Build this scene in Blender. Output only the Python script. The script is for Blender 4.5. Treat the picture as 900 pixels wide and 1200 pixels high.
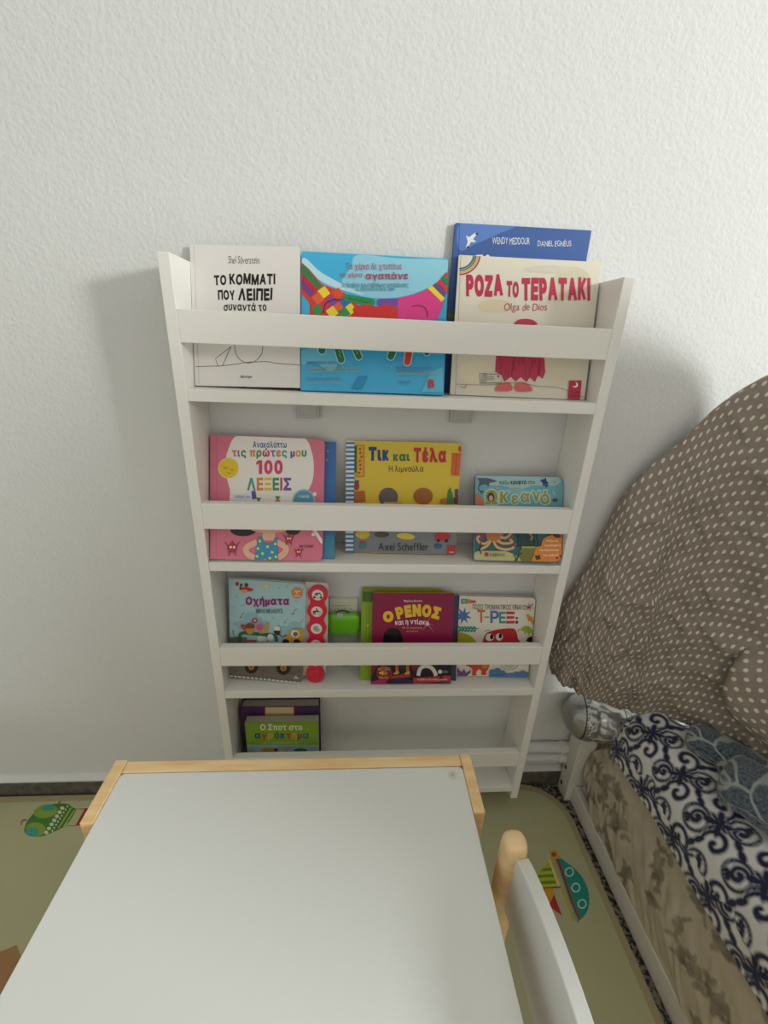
import bpy, math, random
import numpy as np
from mathutils import Vector, Matrix, noise as mnoise
from mathutils.geometry import delaunay_2d_cdt

random.seed(7)
scene = bpy.context.scene
for o in list(bpy.data.objects):
    bpy.data.objects.remove(o)
COL = scene.collection

# ------------------------------------------------------------------ camera
cam_d = bpy.data.cameras.new('camera')
cam = bpy.data.objects.new('camera', cam_d)
COL.objects.link(cam)
cam_d.sensor_fit = 'VERTICAL'
cam_d.sensor_height = 36.0
cam_d.sensor_width = 27.0
cam_d.lens = 504.279 / 1200 * 36.0
cam_d.clip_start = 0.02
def cam_axes(yaw, pitch, roll):
    fwd = Vector((math.sin(yaw) * math.cos(pitch), math.cos(yaw) * math.cos(pitch), -math.sin(pitch)))
    right = Vector((math.cos(yaw), -math.sin(yaw), 0))
    up = right.cross(fwd)
    r = right * math.cos(roll) + up * math.sin(roll)
    u = -right * math.sin(roll) + up * math.cos(roll)
    return r, u, fwd
r_, u_, f_ = cam_axes(0.0695, 0.3802, 0.0432)
M = Matrix((r_, u_, -f_)).transposed().to_4x4()
M.translation = Vector((0.2559, -0.6365, 0.9983))
cam.matrix_world = M
scene.camera = cam

# ------------------------------------------------------------------ light
scene.view_settings.view_transform = 'Standard'
scene.view_settings.look = 'None'
scene.view_settings.gamma = 1.0
scene.view_settings.exposure = 0.13
scene.view_settings.use_curve_mapping = False
world = bpy.data.worlds.new('daylight')
scene.world = world
world.use_nodes = True
bg = world.node_tree.nodes['Background']
bg.inputs['Color'].default_value = (1.0, 0.96, 0.895, 1)
bg.inputs['Strength'].default_value = 0.60
wl = bpy.data.lights.new('window_daylight', 'AREA')
wl.shape = 'RECTANGLE'
wl.size = 0.5
wl.size_y = 0.55
wl.energy = 84
wl.color = (0.95, 1.0, 0.985)
wlo = bpy.data.objects.new('window_daylight', wl)
COL.objects.link(wlo)
wlo.location = (3.17, -1.79, 1.72)
wlo.rotation_euler = (Vector((-3.2, 1.85, -0.6))).to_track_quat('-Z', 'Y').to_euler()

# ------------------------------------------------------------------ materials
MATS = {}
def lin(c):
    return tuple((x / 12.92 if x <= 0.04045 else ((x + 0.055) / 1.055) ** 2.4) for x in c)
def hexc(h):
    h = h.lstrip('#')
    return lin(tuple(int(h[i:i + 2], 16) / 255 for i in (0, 2, 4)))
def mat(name, color, rough=0.5, metal=0.0, bump=None, spec=0.5, coat=0.0, sss=0):
    if name in MATS:
        return MATS[name]
    m = bpy.data.materials.new(name)
    m.use_nodes = True
    nt = m.node_tree
    b = nt.nodes['Principled BSDF']
    c = hexc(color) if isinstance(color, str) else color
    b.inputs['Base Color'].default_value = (*c, 1)
    b.inputs['Roughness'].default_value = rough
    b.inputs['Metallic'].default_value = metal
    b.inputs['Specular IOR Level'].default_value = spec
    b.inputs['Coat Weight'].default_value = coat
    if bump:
        sc, st, dist = bump
        tc = nt.nodes.new('ShaderNodeTexCoord')
        n = nt.nodes.new('ShaderNodeTexNoise')
        n.inputs['Scale'].default_value = sc
        n.inputs['Detail'].default_value = 4
        bp = nt.nodes.new('ShaderNodeBump')
        bp.inputs['Strength'].default_value = st
        bp.inputs['Distance'].default_value = dist
        nt.links.new(tc.outputs['Object'], n.inputs['Vector'])
        nt.links.new(n.outputs['Fac'], bp.inputs['Height'])
        nt.links.new(bp.outputs['Normal'], b.inputs['Normal'])
    MATS[name] = m
    return m
def ink(h, rough=0.38):
    return mat('print_' + h.lstrip('#'), h, rough, spec=0.4)

def node_mat(name, build, rough=0.6):
    m = bpy.data.materials.new(name)
    m.use_nodes = True
    nt = m.node_tree
    b = nt.nodes['Principled BSDF']
    b.inputs['Roughness'].default_value = rough
    build(nt, b)
    MATS[name] = m
    return m
def ramp(nt, fac, stops, interp='LINEAR'):
    r = nt.nodes.new('ShaderNodeValToRGB')
    r.color_ramp.interpolation = interp
    e = r.color_ramp.elements
    e[0].position, e[0].color = stops[0][0], (*stops[0][1], 1)
    e[1].position, e[1].color = stops[1][0], (*stops[1][1], 1)
    for p, c in stops[2:]:
        k = e.new(p)
        k.color = (*c, 1)
    nt.links.new(fac, r.inputs['Fac'])
    return r
def texnoise(nt, scale, detail=4, coord='Object', stretch=None, rough=0.5):
    tc = nt.nodes.new('ShaderNodeTexCoord')
    src = tc.outputs[coord]
    if stretch:
        mp = nt.nodes.new('ShaderNodeMapping')
        mp.inputs['Scale'].default_value = stretch
        nt.links.new(src, mp.inputs['Vector'])
        src = mp.outputs['Vector']
    n = nt.nodes.new('ShaderNodeTexNoise')
    n.inputs['Scale'].default_value = scale
    n.inputs['Detail'].default_value = detail
    n.inputs['Roughness'].default_value = rough
    nt.links.new(src, n.inputs['Vector'])
    return n
def bump(nt, b, h, strength, dist, normal=None):
    bp = nt.nodes.new('ShaderNodeBump')
    bp.inputs['Strength'].default_value = strength
    bp.inputs['Distance'].default_value = dist
    nt.links.new(h, bp.inputs['Height'])
    if normal:
        nt.links.new(normal, bp.inputs['Normal'])
    nt.links.new(bp.outputs['Normal'], b.inputs['Normal'])
    return bp.outputs['Normal']

def b_wall(nt, b):
    b.inputs['Base Color'].default_value = (*hexc('#dcdcda'), 1)
    n1 = texnoise(nt, 170, 4, rough=0.5)
    n2 = texnoise(nt, 18, 3)
    o1 = bump(nt, b, n1.outputs['Fac'], 0.32, 0.004)
    bump(nt, b, n2.outputs['Fac'], 0.18, 0.006, o1)
WALL = node_mat('stippled_white_wall_paint', b_wall, 0.85)
def b_wood(nt, b):
    n = texnoise(nt, 9, 5, stretch=(1.0, 1.0, 1.0))
    w = texnoise(nt, 6, 3, stretch=(2, 14, 14))
    r = ramp(nt, w.outputs['Fac'], [(0.35, hexc('#e9bf85')), (0.65, hexc('#f3d3a0'))])
    nt.links.new(r.outputs['Color'], b.inputs['Base Color'])
PINE = node_mat('light_pine', b_wood, 0.5)
WHITE = mat('white_melamine', '#efece5', 0.42, bump=(320, 0.05, 0.0006))
TOPW = mat('white_table_lacquer', '#e0e0db', 0.42, bump=(420, 0.08, 0.0006))
BEDW = mat('white_bed_lacquer', '#dedbd2', 0.4)
def b_terr(nt, b):
    n = texnoise(nt, 120, 2)
    r = ramp(nt, n.outputs['Fac'], [(0.45, hexc('#2c2823')), (0.56, hexc('#8a8378'))])
    nt.links.new(r.outputs['Color'], b.inputs['Base Color'])
TERR = node_mat('speckled_dark_terrazzo', b_terr, 0.35)
def b_skirt(nt, b):
    n = texnoise(nt, 60, 5)
    r = ramp(nt, n.outputs['Fac'], [(0.3, hexc('#4c4740')), (0.7, hexc('#6b655c'))])
    nt.links.new(r.outputs['Color'], b.inputs['Base Color'])
SKIRT = node_mat('dark_grey_stone', b_skirt, 0.5)
def b_mat(nt, b):
    n = texnoise(nt, 3, 2)
    r = ramp(nt, n.outputs['Fac'], [(0.3, hexc('#b2b087')), (0.7, hexc('#bbb991'))])
    nt.links.new(r.outputs['Color'], b.inputs['Base Color'])
    n2 = texnoise(nt, 260, 2)
    bump(nt, b, n2.outputs['Fac'], 0.15, 0.001)
MATG = node_mat('pale_green_foam', b_mat, 0.55)

# ------------------------------------------------------------------ mesh helpers
class MB:
    def __init__(s):
        s.v, s.f, s.m, s.mats, s.uv = [], [], [], [], None
        s.smooth = set()
        s.attr = None
    def mi(s, m):
        if m not in s.mats:
            s.mats.append(m)
        return s.mats.index(m)
    def add(s, verts, faces, m, smooth=False):
        b = len(s.v)
        s.v += [tuple(v) for v in verts]
        k = s.mi(m)
        for f in faces:
            if smooth:
                s.smooth.add(len(s.f))
            s.f.append(tuple(i + b for i in f))
            s.m.append(k)
    def box(s, x0, x1, y0, y1, z0, z1, m):
        v = [(x, y, z) for z in (z0, z1) for y in (y0, y1) for x in (x0, x1)]
        s.add(v, [(0, 2, 3, 1), (4, 5, 7, 6), (0, 1, 5, 4), (2, 6, 7, 3), (0, 4, 6, 2), (1, 3, 7, 5)], m)
    def prism(s, pts, a, b, m, fn, smooth=False):
        """pts: 2D outline; fn(p, t) -> 3D"""
        n = len(pts)
        v = [fn(p, a) for p in pts] + [fn(p, b) for p in pts]
        s.add(v, [tuple(range(n)), tuple(range(2 * n - 1, n - 1, -1))], m)
        base = len(s.v) - 2 * n
        k = s.mi(m)
        for i in range(n):
            j = (i + 1) % n
            if smooth:
                s.smooth.add(len(s.f))
            s.f.append((base + i, base + n + i, base + n + j, base + j))
            s.m.append(k)
    def grid(s, fn, nu, nv, m, closed_u=False, smooth=True):
        v = [fn(i / (nu if closed_u else nu - 1), j / (nv - 1)) for j in range(nv) for i in range(nu)]
        f = []
        for j in range(nv - 1):
            for i in range(nu if closed_u else nu - 1):
                i2 = (i + 1) % nu
                f.append((j * nu + i, j * nu + i2, (j + 1) * nu + i2, (j + 1) * nu + i))
        s.add(v, f, m, smooth)
    def tube(s, path, r, m, n=12, cap=True):
        path = [Vector(p) for p in path]
        rings = []
        for i, p in enumerate(path):
            a = path[max(i - 1, 0)]
            b = path[min(i + 1, len(path) - 1)]
            t = (b - a).normalized()
            ref = Vector((0, 0, 1)) if abs(t.z) < 0.9 else Vector((1, 0, 0))
            x = t.cross(ref).normalized()
            y = t.cross(x)
            rr = r[i] if isinstance(r, (list, tuple)) else r
            rings.append([p + (x * math.cos(q) + y * math.sin(q)) * rr for q in [2 * math.pi * k / n for k in range(n)]])
        v = [q for ring in rings for q in ring]
        f = []
        for i in range(len(path) - 1):
            for k in range(n):
                k2 = (k + 1) % n
                f.append((i * n + k, i * n + k2, (i + 1) * n + k2, (i + 1) * n + k))
        s.add(v, f, m, True)
        if cap:
            s.add(rings[0], [tuple(range(n))], m)
            s.add(rings[-1], [tuple(range(n - 1, -1, -1))], m)
    def build(s, name, parent=None, bevel=0, seg=2):
        me = bpy.data.meshes.new(name)
        me.from_pydata(s.v, [], s.f)
        for m in s.mats:
            me.materials.append(m)
        me.polygons.foreach_set('material_index', s.m)
        me.polygons.foreach_set('use_smooth', [i in s.smooth for i in range(len(s.f))])
        if s.uv is not None:
            l = me.uv_layers.new(name='UVMap')
            vi = np.zeros(len(me.loops), dtype=np.int32)
            me.loops.foreach_get('vertex_index', vi)
            l.data.foreach_set('uv', np.asarray(s.uv, dtype=np.float32)[vi].ravel())
        if s.attr is not None:
            at = me.attributes.new('pattern', 'FLOAT', 'POINT')
            at.data.foreach_set('value', np.asarray(s.attr, dtype=np.float32))
        me.update()
        o = bpy.data.objects.new(name, me)
        COL.objects.link(o)
        if parent:
            o.parent = parent
        if bevel:
            bv = o.modifiers.new('bevel', 'BEVEL')
            bv.width = bevel
            bv.segments = seg
            bv.limit_method = 'ANGLE'
        return o

def tag(o, label=None, cat=None, group=None, kind=None):
    if label:
        o['label'] = label
    if cat:
        o['category'] = cat
    if group:
        o['group'] = group
    if kind:
        o['kind'] = kind
    return o
def thing(name, loc, label, cat, group=None):
    o = bpy.data.objects.new(name, None)
    o.empty_display_size = 0.05
    COL.objects.link(o)
    o.location = loc
    return tag(o, label, cat, group)
def box_part(name, x0, x1, y0, y1, z0, z1, m, parent=None, bevel=0.0012):
    mb = MB()
    mb.box(x0, x1, y0, y1, z0, z1, m)
    return mb.build(name, parent, bevel)
def fbm(p, o=3):
    return mnoise.fractal(Vector(p), 1.0, 2.0, o)
def smooth_curve(pts, n, closed=False):
    """Catmull-Rom through points of any dimension"""
    P = [np.array(p, dtype=float) for p in pts]
    out = []
    N = len(P)
    segs = N if closed else N - 1
    for k in range(n):
        t = k / (n if closed else n - 1) * segs
        i = min(int(t), segs - 1)
        u = t - i
        g = (lambda j: P[j % N]) if closed else (lambda j: P[min(max(j, 0), N - 1)])
        a, b, c, d = g(i - 1), g(i), g(i + 1), g(i + 2)
        out.append(0.5 * ((2 * b) + (c - a) * u + (2 * a - 5 * b + 4 * c - d) * u * u + (3 * b - a - 3 * c + d) * u ** 3))
    return out

# ------------------------------------------------------------------ lettering
GL = {}
def glyph(ch, bold):
    """outline of a letter, thickened by bold, filled by winding number"""
    k = (ch, bold)
    if k in GL:
        return GL[k]
    cu = bpy.data.curves.new('glyph', 'FONT')
    cu.body = ch
    cu.resolution_u = 4
    cu.dimensions = '2D'
    cu.fill_mode = 'NONE'
    o = bpy.data.objects.new('glyph', cu)
    COL.objects.link(o)
    dg = bpy.context.evaluated_depsgraph_get()
    me = bpy.data.meshes.new_from_object(o.evaluated_get(dg))
    v = [Vector((p.co.x, p.co.y)) for p in me.vertices]
    e = [tuple(q.vertices) for q in me.edges]
    bpy.data.objects.remove(o)
    bpy.data.meshes.remove(me)
    bpy.data.curves.remove(cu)
    # follow the contours so that every edge keeps its direction
    nb = {}
    for i, j in e:
        nb.setdefault(i, []).append(j)
        nb.setdefault(j, []).append(i)
    seen, loops = set(), []
    for s0 in sorted(nb):
        if s0 in seen:
            continue
        lp, cur = [s0], s0
        seen.add(s0)
        nxt = s0 + 1 if s0 + 1 in nb[s0] else nb[s0][0]
        while nxt not in seen:
            lp.append(nxt)
            seen.add(nxt)
            cand = [q for q in nb[nxt] if q not in seen]
            if not cand:
                break
            nxt = cand[0]
        loops.append(lp)
    if bold > 0:
        sa = lambda lp: sum(v[lp[i]].cross(v[lp[(i + 1) % len(lp)]]) for i in range(len(lp)))
        big = max((sa(lp) for lp in loops), key=abs)
        sg = 1 if big > 0 else -1
        nv = list(v)
        for lp in loops:
            n = len(lp)
            for i in range(n):
                d0 = (v[lp[i]] - v[lp[i - 1]])
                d1 = (v[lp[(i + 1) % n]] - v[lp[i]])
                if d0.length < 1e-7 or d1.length < 1e-7:
                    d0 = d1 = (v[lp[(i + 1) % n]] - v[lp[i - 1]])
                n0 = Vector((d0.y, -d0.x)).normalized() * sg
                n1 = Vector((d1.y, -d1.x)).normalized() * sg
                m = n0 + n1
                if m.length < 0.3:
                    m = n0 * 2
                m = m / max(m.dot(m) / 2, 0.9)
                nv[lp[i]] = v[lp[i]] + m * bold
        v = nv
    segs = [(v[lp[i]], v[lp[(i + 1) % len(lp)]]) for lp in loops for i in range(len(lp))]
    ed = [(lp[i], lp[(i + 1) % len(lp)]) for lp in loops for i in range(len(lp))]
    V2, _, F2, _, _, _ = delaunay_2d_cdt(v, ed, [], 0, 1e-6)
    keep = []
    for f in F2:
        c = sum((V2[i] for i in f), Vector((0, 0))) / len(f)
        w = 0
        for p, q in segs:
            if (p.y <= c.y) != (q.y <= c.y):
                x = p.x + (c.y - p.y) / (q.y - p.y) * (q.x - p.x)
                if x > c.x:
                    w += 1 if q.y > p.y else -1
        if w:
            keep.append(tuple(f))
    used = sorted({i for f in keep for i in f})
    ix = {i: n for n, i in enumerate(used)}
    GL[k] = ([(V2[i].x, V2[i].y) for i in used], [tuple(ix[i] for i in f) for f in keep])
    return GL[k]

def homography(src, dst):
    A = []
    for (x, y), (u, v) in zip(src, dst):
        A.append([x, y, 1, 0, 0, 0, -u * x, -u * y, -u])
        A.append([0, 0, 0, x, y, 1, -v * x, -v * y, -v])
    return np.linalg.svd(np.array(A))[2][-1].reshape(3, 3)

def clip_poly(P, x0, x1, y0, y1):
    for ax, lim, sg in ((0, x0, 1), (0, x1, -1), (1, y0, 1), (1, y1, -1)):
        out = []
        n = len(P)
        for i in range(n):
            a, b = P[i], P[(i + 1) % n]
            da, db = sg * (a[ax] - lim), sg * (b[ax] - lim)
            if da >= 0:
                out.append(a)
            if da * db < 0:
                t = da / (da - db)
                out.append((a[0] + (b[0] - a[0]) * t, a[1] + (b[1] - a[1]) * t))
        P = out
        if len(P) < 3:
            return []
    return P

def clip_convex(P, Q):
    # keep the part of P inside the convex outline Q (any winding)
    ar = sum(Q[i][0] * Q[(i + 1) % len(Q)][1] - Q[(i + 1) % len(Q)][0] * Q[i][1] for i in range(len(Q)))
    if ar < 0:
        Q = Q[::-1]
    for i in range(len(Q)):
        a, b = Q[i], Q[(i + 1) % len(Q)]
        ex, ey = b[0] - a[0], b[1] - a[1]
        if ex * ex + ey * ey < 1e-14:
            continue
        D = [ex * (p[1] - a[1]) - ey * (p[0] - a[0]) for p in P]
        if min(D) >= 0:
            continue
        out = []
        n = len(P)
        for j in range(n):
            p, q, dp, dq = P[j], P[(j + 1) % n], D[j], D[(j + 1) % n]
            if dp >= 0:
                out.append(p)
            if dp * dq < 0:
                t = dp / (dp - dq)
                out.append((p[0] + (q[0] - p[0]) * t, p[1] + (q[1] - p[1]) * t))
        P = out
        if len(P) < 3:
            return []
    return P

class Art:
    """Printing on a flat face, laid out on a drawing sheet (scan) of that face."""
    STEP = 0.00004
    def __init__(s, mb, corners, local, to3d, lim=None):
        s.mb, s.H, s.to3d, s.lim = mb, homography(corners, local), to3d, lim
        s.k = 1
        s.ox = s.oy = 0
        s.sc = 1
        s.rng = random.Random(3)
    def sheet(s, ox, oy, sc):
        s.ox, s.oy, s.sc = ox, oy, sc
        return s
    def L(s, p):
        q = s.H @ np.array([s.ox + p[0] / s.sc, s.oy + p[1] / s.sc, 1.0])
        return (q[0] / q[2], q[1] / q[2])
    def poly(s, pts, c, raw=False, bump_layer=True):
        P = pts if raw else [s.L(p) for p in pts]
        if s.lim:
            P = clip_poly(P, *s.lim)
        if getattr(s, 'outline', None) and len(P) > 2:
            P = clip_convex(P, s.outline)
        if len(P) < 3:
            return
        d = s.k * s.STEP
        s.mb.add([s.to3d(p, d) for p in P], [tuple(range(len(P)))], ink(c) if isinstance(c, str) else c)
        if bump_layer:
            s.k += 1
    def blob(s, pts, c, n=48):
        s.poly([tuple(p) for p in smooth_curve(pts, n, True)], c)
    def ell(s, cx, cy, rx, ry, c, rot=0, n=28):
        ca, sa = math.cos(rot), math.sin(rot)
        s.poly([(cx + rx * math.cos(t) * ca - ry * math.sin(t) * sa, cy + rx * math.cos(t) * sa + ry * math.sin(t) * ca)
                for t in [2 * math.pi * i / n for i in range(n)]], c)
    def rect(s, x0, y0, x1, y1, c):
        s.poly([(x0, y0), (x1, y0), (x1, y1), (x0, y1)], c)
    def line(s, pts, w, c, smooth=0, closed=False):
        if smooth:
            pts = [tuple(p) for p in smooth_curve(pts, smooth, closed)]
        n = len(pts)
        Lf, Rt = [], []
        for i, p in enumerate(pts):
            a = pts[(i - 1) % n] if closed else pts[max(i - 1, 0)]
            b = pts[(i + 1) % n] if closed else pts[min(i + 1, n - 1)]
            dx, dy = b[0] - a[0], b[1] - a[1]
            q = math.hypot(dx, dy) or 1
            ox, oy = -dy / q * w / 2, dx / q * w / 2
            Lf.append((p[0] + ox, p[1] + oy))
            Rt.append((p[0] - ox, p[1] - oy))
        for i in range(n if closed else n - 1):
            j = (i + 1) % n
            s.poly([Lf[i], Lf[j], Rt[j], Rt[i]], c, bump_layer=False)
        s.k += 1
    def ring(s, cx, cy, rx, ry, w, c, n=32):
        s.line([(cx + rx * math.cos(2 * math.pi * i / n), cy + ry * math.sin(2 * math.pi * i / n)) for i in range(n)], w, c, closed=True)
    def cap(s, a, b, w, c):
        s.line([a, b], w, c)
        s.ell(*a, w / 2, w / 2, c)
        s.ell(*b, w / 2, w / 2, c)
    def star(s, cx, cy, r, r2, n, c, rot=0):
        s.poly([(cx + (r if i % 2 == 0 else r2) * math.cos(rot + math.pi * i / n), cy + (r if i % 2 == 0 else r2) * math.sin(rot + math.pi * i / n))
                for i in range(2 * n)], c)
    def text(s, string, x0, y0, x1, y1, c, bold=0.0, jit=0, slant=0, arc=0, gap=0.09):
        """fits the string into the box; c may be a list of colours, one per letter"""
        items = []
        x = 0.0
        ymin, ymax = 9, -9
        for ch in string:
            if ch == ' ':
                x += 0.28
                continue
            v, f = glyph(ch, bold)
            a0 = min(p[0] for p in v)
            a1 = max(p[0] for p in v)
            items.append((ch, x - a0, v, f, (a1 - a0)))
            x += a1 - a0 + gap
            ymin = min(ymin, min(p[1] for p in v))
            ymax = max(ymax, max(p[1] for p in v))
        W = x - gap
        sx, sy = (x1 - x0) / W, (y1 - y0) / (ymax - ymin)
        d = s.k * s.STEP
        for i, (ch, ax, v, f, gw) in enumerate(items):
            col = c[i % len(c)] if isinstance(c, list) else c
            dy = s.rng.uniform(-1, 1) * jit * (y1 - y0)
            rot = s.rng.uniform(-1, 1) * jit * 1.2
            mx = sum(p[0] for p in v) / len(v)
            my = (ymin + ymax) / 2
            fr = ((ax + mx) / W) * 2 - 1
            if arc:
                rot -= arc * fr
                dy += abs(arc) * 0.5 * fr * fr * (x1 - x0) * 0.5
            ca, sa = math.cos(rot), math.sin(rot)
            out = []
            for px, py in v:
                qx, qy = px - mx, py - my
                qx += slant * qy
                X, Y = qx * sx, -qy * sy
                X, Y = X * ca + Y * sa, -X * sa + Y * ca
                if arc:
                    pass
                out.append(s.to3d(s.L((x0 + (ax + mx) * sx + X, y0 + (ymax - my) * sy + Y + dy)), d))
            s.mb.add(out, f, ink(col))
        s.k += 1

# ================================================================== SETTING
WY = 0.0845     # face of the back wall
def struct(o):
    o['kind'] = 'structure'
    return o
struct(box_part('floor', -1.8, 3.3, -2.6, 0.2, -0.08, 0.0, TERR, bevel=0))
struct(box_part('wall_back', -1.8, 3.3, WY, WY + 0.2, 0.0, 2.6, WALL, bevel=0))
# right wall with its window opening (outside the frame, the daylight comes through it)
mb = MB()
mb.box(3.2, 3.3, -2.6, -2.3, 0, 2.6, WALL)
mb.box(3.2, 3.3, -1.25, WY, 0, 2.6, WALL)
mb.box(3.2, 3.3, -2.3, -1.25, 0, 1.2, WALL)
mb.box(3.2, 3.3, -2.3, -1.25, 2.25, 2.6, WALL)
struct(mb.build('wall_right'))
mb = MB()
for a in ((-2.3, -2.25, 1.2, 2.25), (-1.3, -1.25, 1.2, 2.25), (-2.25, -1.3, 1.2, 1.25), (-2.25, -1.3, 2.2, 2.25)):
    mb.box(3.22, 3.28, a[0], a[1], a[2], a[3], BEDW)
struct(mb.build('window_1'))
struct(box_part('ceiling', -1.8, 3.3, -2.6, 0.2, 2.6, 2.7, WALL, bevel=0))
struct(box_part('wall_left', -1.9, -1.8, -2.6, 0.2, 0, 2.6, WALL, bevel=0))
struct(box_part('baseboard_back', -1.8, 3.2, WY - 0.0125, WY, 0.0, 0.047, SKIRT, bevel=0.001))
mb = MB()
mb.prism([(WY, 0.047), (WY - 0.0125, 0.047), (WY - 0.0125, 0.051), (WY - 0.004, 0.057), (WY, 0.058)], -1.8, 3.2, WALL, lambda p, t: (t, p[0], p[1]))
struct(mb.build('trim_1'))

# wall pipes running along the wall behind the bed
for z, lab in ((0.1275, 'upper white pipe along the wall between bookshelf and bed'), (0.098, 'lower white pipe along the wall just above the skirting')):
    t = thing('wall_pipe', (1.1, WY, z), lab, 'pipe', 'white pipes along the wall')
    mb = MB()
    mb.tube([(-0.478 + i * 0.05, -0.0125, 0.0016 * math.sin(i * 1.3)) for i in range(40)], 0.0122, WALL, 14)
    mb.build('pipe', t)
    for x in (-0.36, 0.5):
        mb = MB()
        mb.tube([(x, -0.0125, 0), (x + 0.012, -0.0125, 0)], 0.0145, BEDW, 14)
        mb.build('pipe_clip', t)

# ================================================================== PLAY MAT
mb = MB()
MX0, MX1, MY0, MY1 = -1.15, 0.7575, -2.0, 0.0675
def mat_outline(ins, r):
    out = []
    for (cx, cy, a0) in ((MX1 - ins - r, MY1 - ins - r, 0), (MX0 + ins + r, MY1 - ins - r, 90), (MX0 + ins + r, MY0 + ins + r, 180), (MX1 - ins - r, MY0 + ins + r, 270)):
        for k in range(13):
            a = math.radians(a0 + 90 * k / 12)
            out.append((cx + r * math.cos(a), cy + r * math.sin(a)))
    return out
MATB = mat('beige_mat_binding', '#a89c76', 0.6)
mb.prism(mat_outline(0, 0.095), 0.0005, 0.010, MATB, lambda p, t: (p[0], p[1], t))
mb.prism(mat_outline(0.014, 0.082), 0.0098, 0.0106, MATG, lambda p, t: (p[0], p[1], t))
top = lambda p, d: (p[0], p[1], 0.0107 + d)
# sailing boat print
A = Art(mb, [(100, 100), (700, 100), (100, 850), (700, 850)],
        [(0.6391, -0.0709), (0.7747, -0.0750), (0.5898, -0.2010), (0.7067, -0.2051)], top)
A.blob([(370, 215), (430, 240), (520, 310), (590, 390), (640, 490), (660, 600), (650, 690), (610, 765), (570, 800), (540, 815), (460, 560), (400, 350)], '#1f8f80')
A.poly([(315, 220), (345, 215), (555, 805), (520, 818)], '#5fae9c')
A.poly([(285, 212), (315, 207), (527, 815), (500, 820)], '#c3a83f')
A.line([(352, 215), (390, 320), (430, 440), (480, 590), (530, 720), (568, 800)], 26, '#9b3a3c')
for c in ((468, 342), (530, 492), (590, 648)):
    A.ring(c[0], c[1], 38, 40, 13, '#b7dcd0')
A.poly([(272, 142), (345, 132), (378, 205), (300, 215)], '#d39a2c')
A.poly([(295, 158), (335, 155), (345, 180), (322, 198), (300, 185)], '#b5382c')
A.poly([(270, 240), (355, 478), (185, 495), (130, 385)], '#b9bd34')
for k in range(3):
    y = 310 + k * 62
    A.poly([(210 - k * 40, y), (290 + k * 20, y - 10), (300 + k * 20, y + 20), (190 - k * 30, y + 28)], '#6f8f28')
A.line([(275, 225), (370, 475)], 20, '#d8d3a4')
A.line([(190, 498), (383, 490)], 12, '#9b2c2c')
A.poly([(185, 500), (310, 500), (325, 560), (268, 668), (215, 560)], '#d39a2c')
A.poly([(322, 560), (398, 762), (268, 668)], '#b8322e')
A.poly([(180, 500), (235, 503), (215, 550)], '#b8322e')
# hot-air balloon print
A = Art(mb, [(100, 200), (600, 200), (100, 480), (600, 480)],
        [(-0.4962, 0.0624), (-0.3305, 0.0582), (-0.4328, -0.0276), (-0.2804, -0.0321)], top)
A.k = 1
A.blob([(160, 420), (170, 370), (210, 310), (270, 260), (340, 238), (440, 235), (480, 262), (500, 280), (430, 380), (330, 430), (270, 452), (200, 450)], '#3f7d33')
A.ell(235, 405, 66, 48, '#86a038')
A.ell(210, 420, 44, 28, '#3a9a8c')
A.ell(300, 285, 80, 44, '#86a038', -0.2)
A.ell(320, 262, 45, 20, '#3a9a8c', -0.2)
for k in range(7):
    t = k / 6
    A.ell(305 + 105 * t, 425 - 160 * t, 14, 12, '#d8cfae')
for k in range(9):
    t = k / 8
    A.ell(345 + 100 * t, 415 - 160 * t, 5, 7, '#e3dcb8')
A.line([(385, 400), (470, 262)], 9, '#a8b43c')
A.line([(420, 388), (492, 278)], 9, '#a8b43c')
A.line([(440, 382), (505, 380)], 3, '#9b3a3c')
A.line([(495, 272), (570, 270)], 3, '#9b3a3c')
A.poly([(498, 380), (560, 268), (590, 268), (530, 382)], '#9b2f2c')
A.line([(140, 378), (145, 350), (170, 342), (178, 352)], 8, '#a5523c', 10)
A.line([(380, 262), (392, 225), (402, 222)], 8, '#7d6a3c')
# orange print next to the table
A.blob([(0, 0), (1, 0), (1, 1), (0, 1)], '#bb7f45') if False else None
mb.add([top(p, 0.00004) for p in [(-0.335, -0.205), (-0.312, -0.196), (-0.283, -0.222), (-0.270, -0.262), (-0.285, -0.320), (-0.33, -0.34), (-0.37, -0.30), (-0.372, -0.24)]], [tuple(range(8))], ink('#a5794c'))
play = mb.build('play_mat')
tag(play, 'pale green play mat with sailing boat and balloon prints on the floor', 'play mat')

# ================================================================== BOOKSHELF
SW, SD, SH0, SH1, ST = 0.626, 0.084, 0.060, 1.0899, 0.0159
shelf = thing('bookshelf', (SW / 2, 0.0, SH0), 'white front-facing bookshelf with four railed shelves mounted on the wall', 'bookshelf')
def sp(name, x0, x1, y0, y1, z0, z1, m=WHITE, bevel=0.0010):
    return box_part(name, x0 - SW / 2, x1 - SW / 2, y0, y1, z0 - SH0, z1 - SH0, m, shelf, bevel)
sp('side_panel', 0, ST, 0, SD, SH0, SH1)
sp('side_panel', SW - ST, SW, 0, SD, SH0, SH1)
TOPS = [(0.9233, 0.9066), (0.6484, 0.6325), (0.3755, 0.3582), (0.0976, 0.0816)]
for a, b in TOPS:
    sp('shelf_board', ST, SW - ST, 0.0003, SD, b, a)
for a, b in [(1.0254, 0.9839), (0.7521, 0.7087), (0.4757, 0.4350), (0.1997, 0.1608)]:
    sp('rail', ST, SW - ST, 0.0003, 0.0148, b, a)
BRK = mat('grey_translucent_plastic', '#b9b9b4', 0.35)
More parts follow.
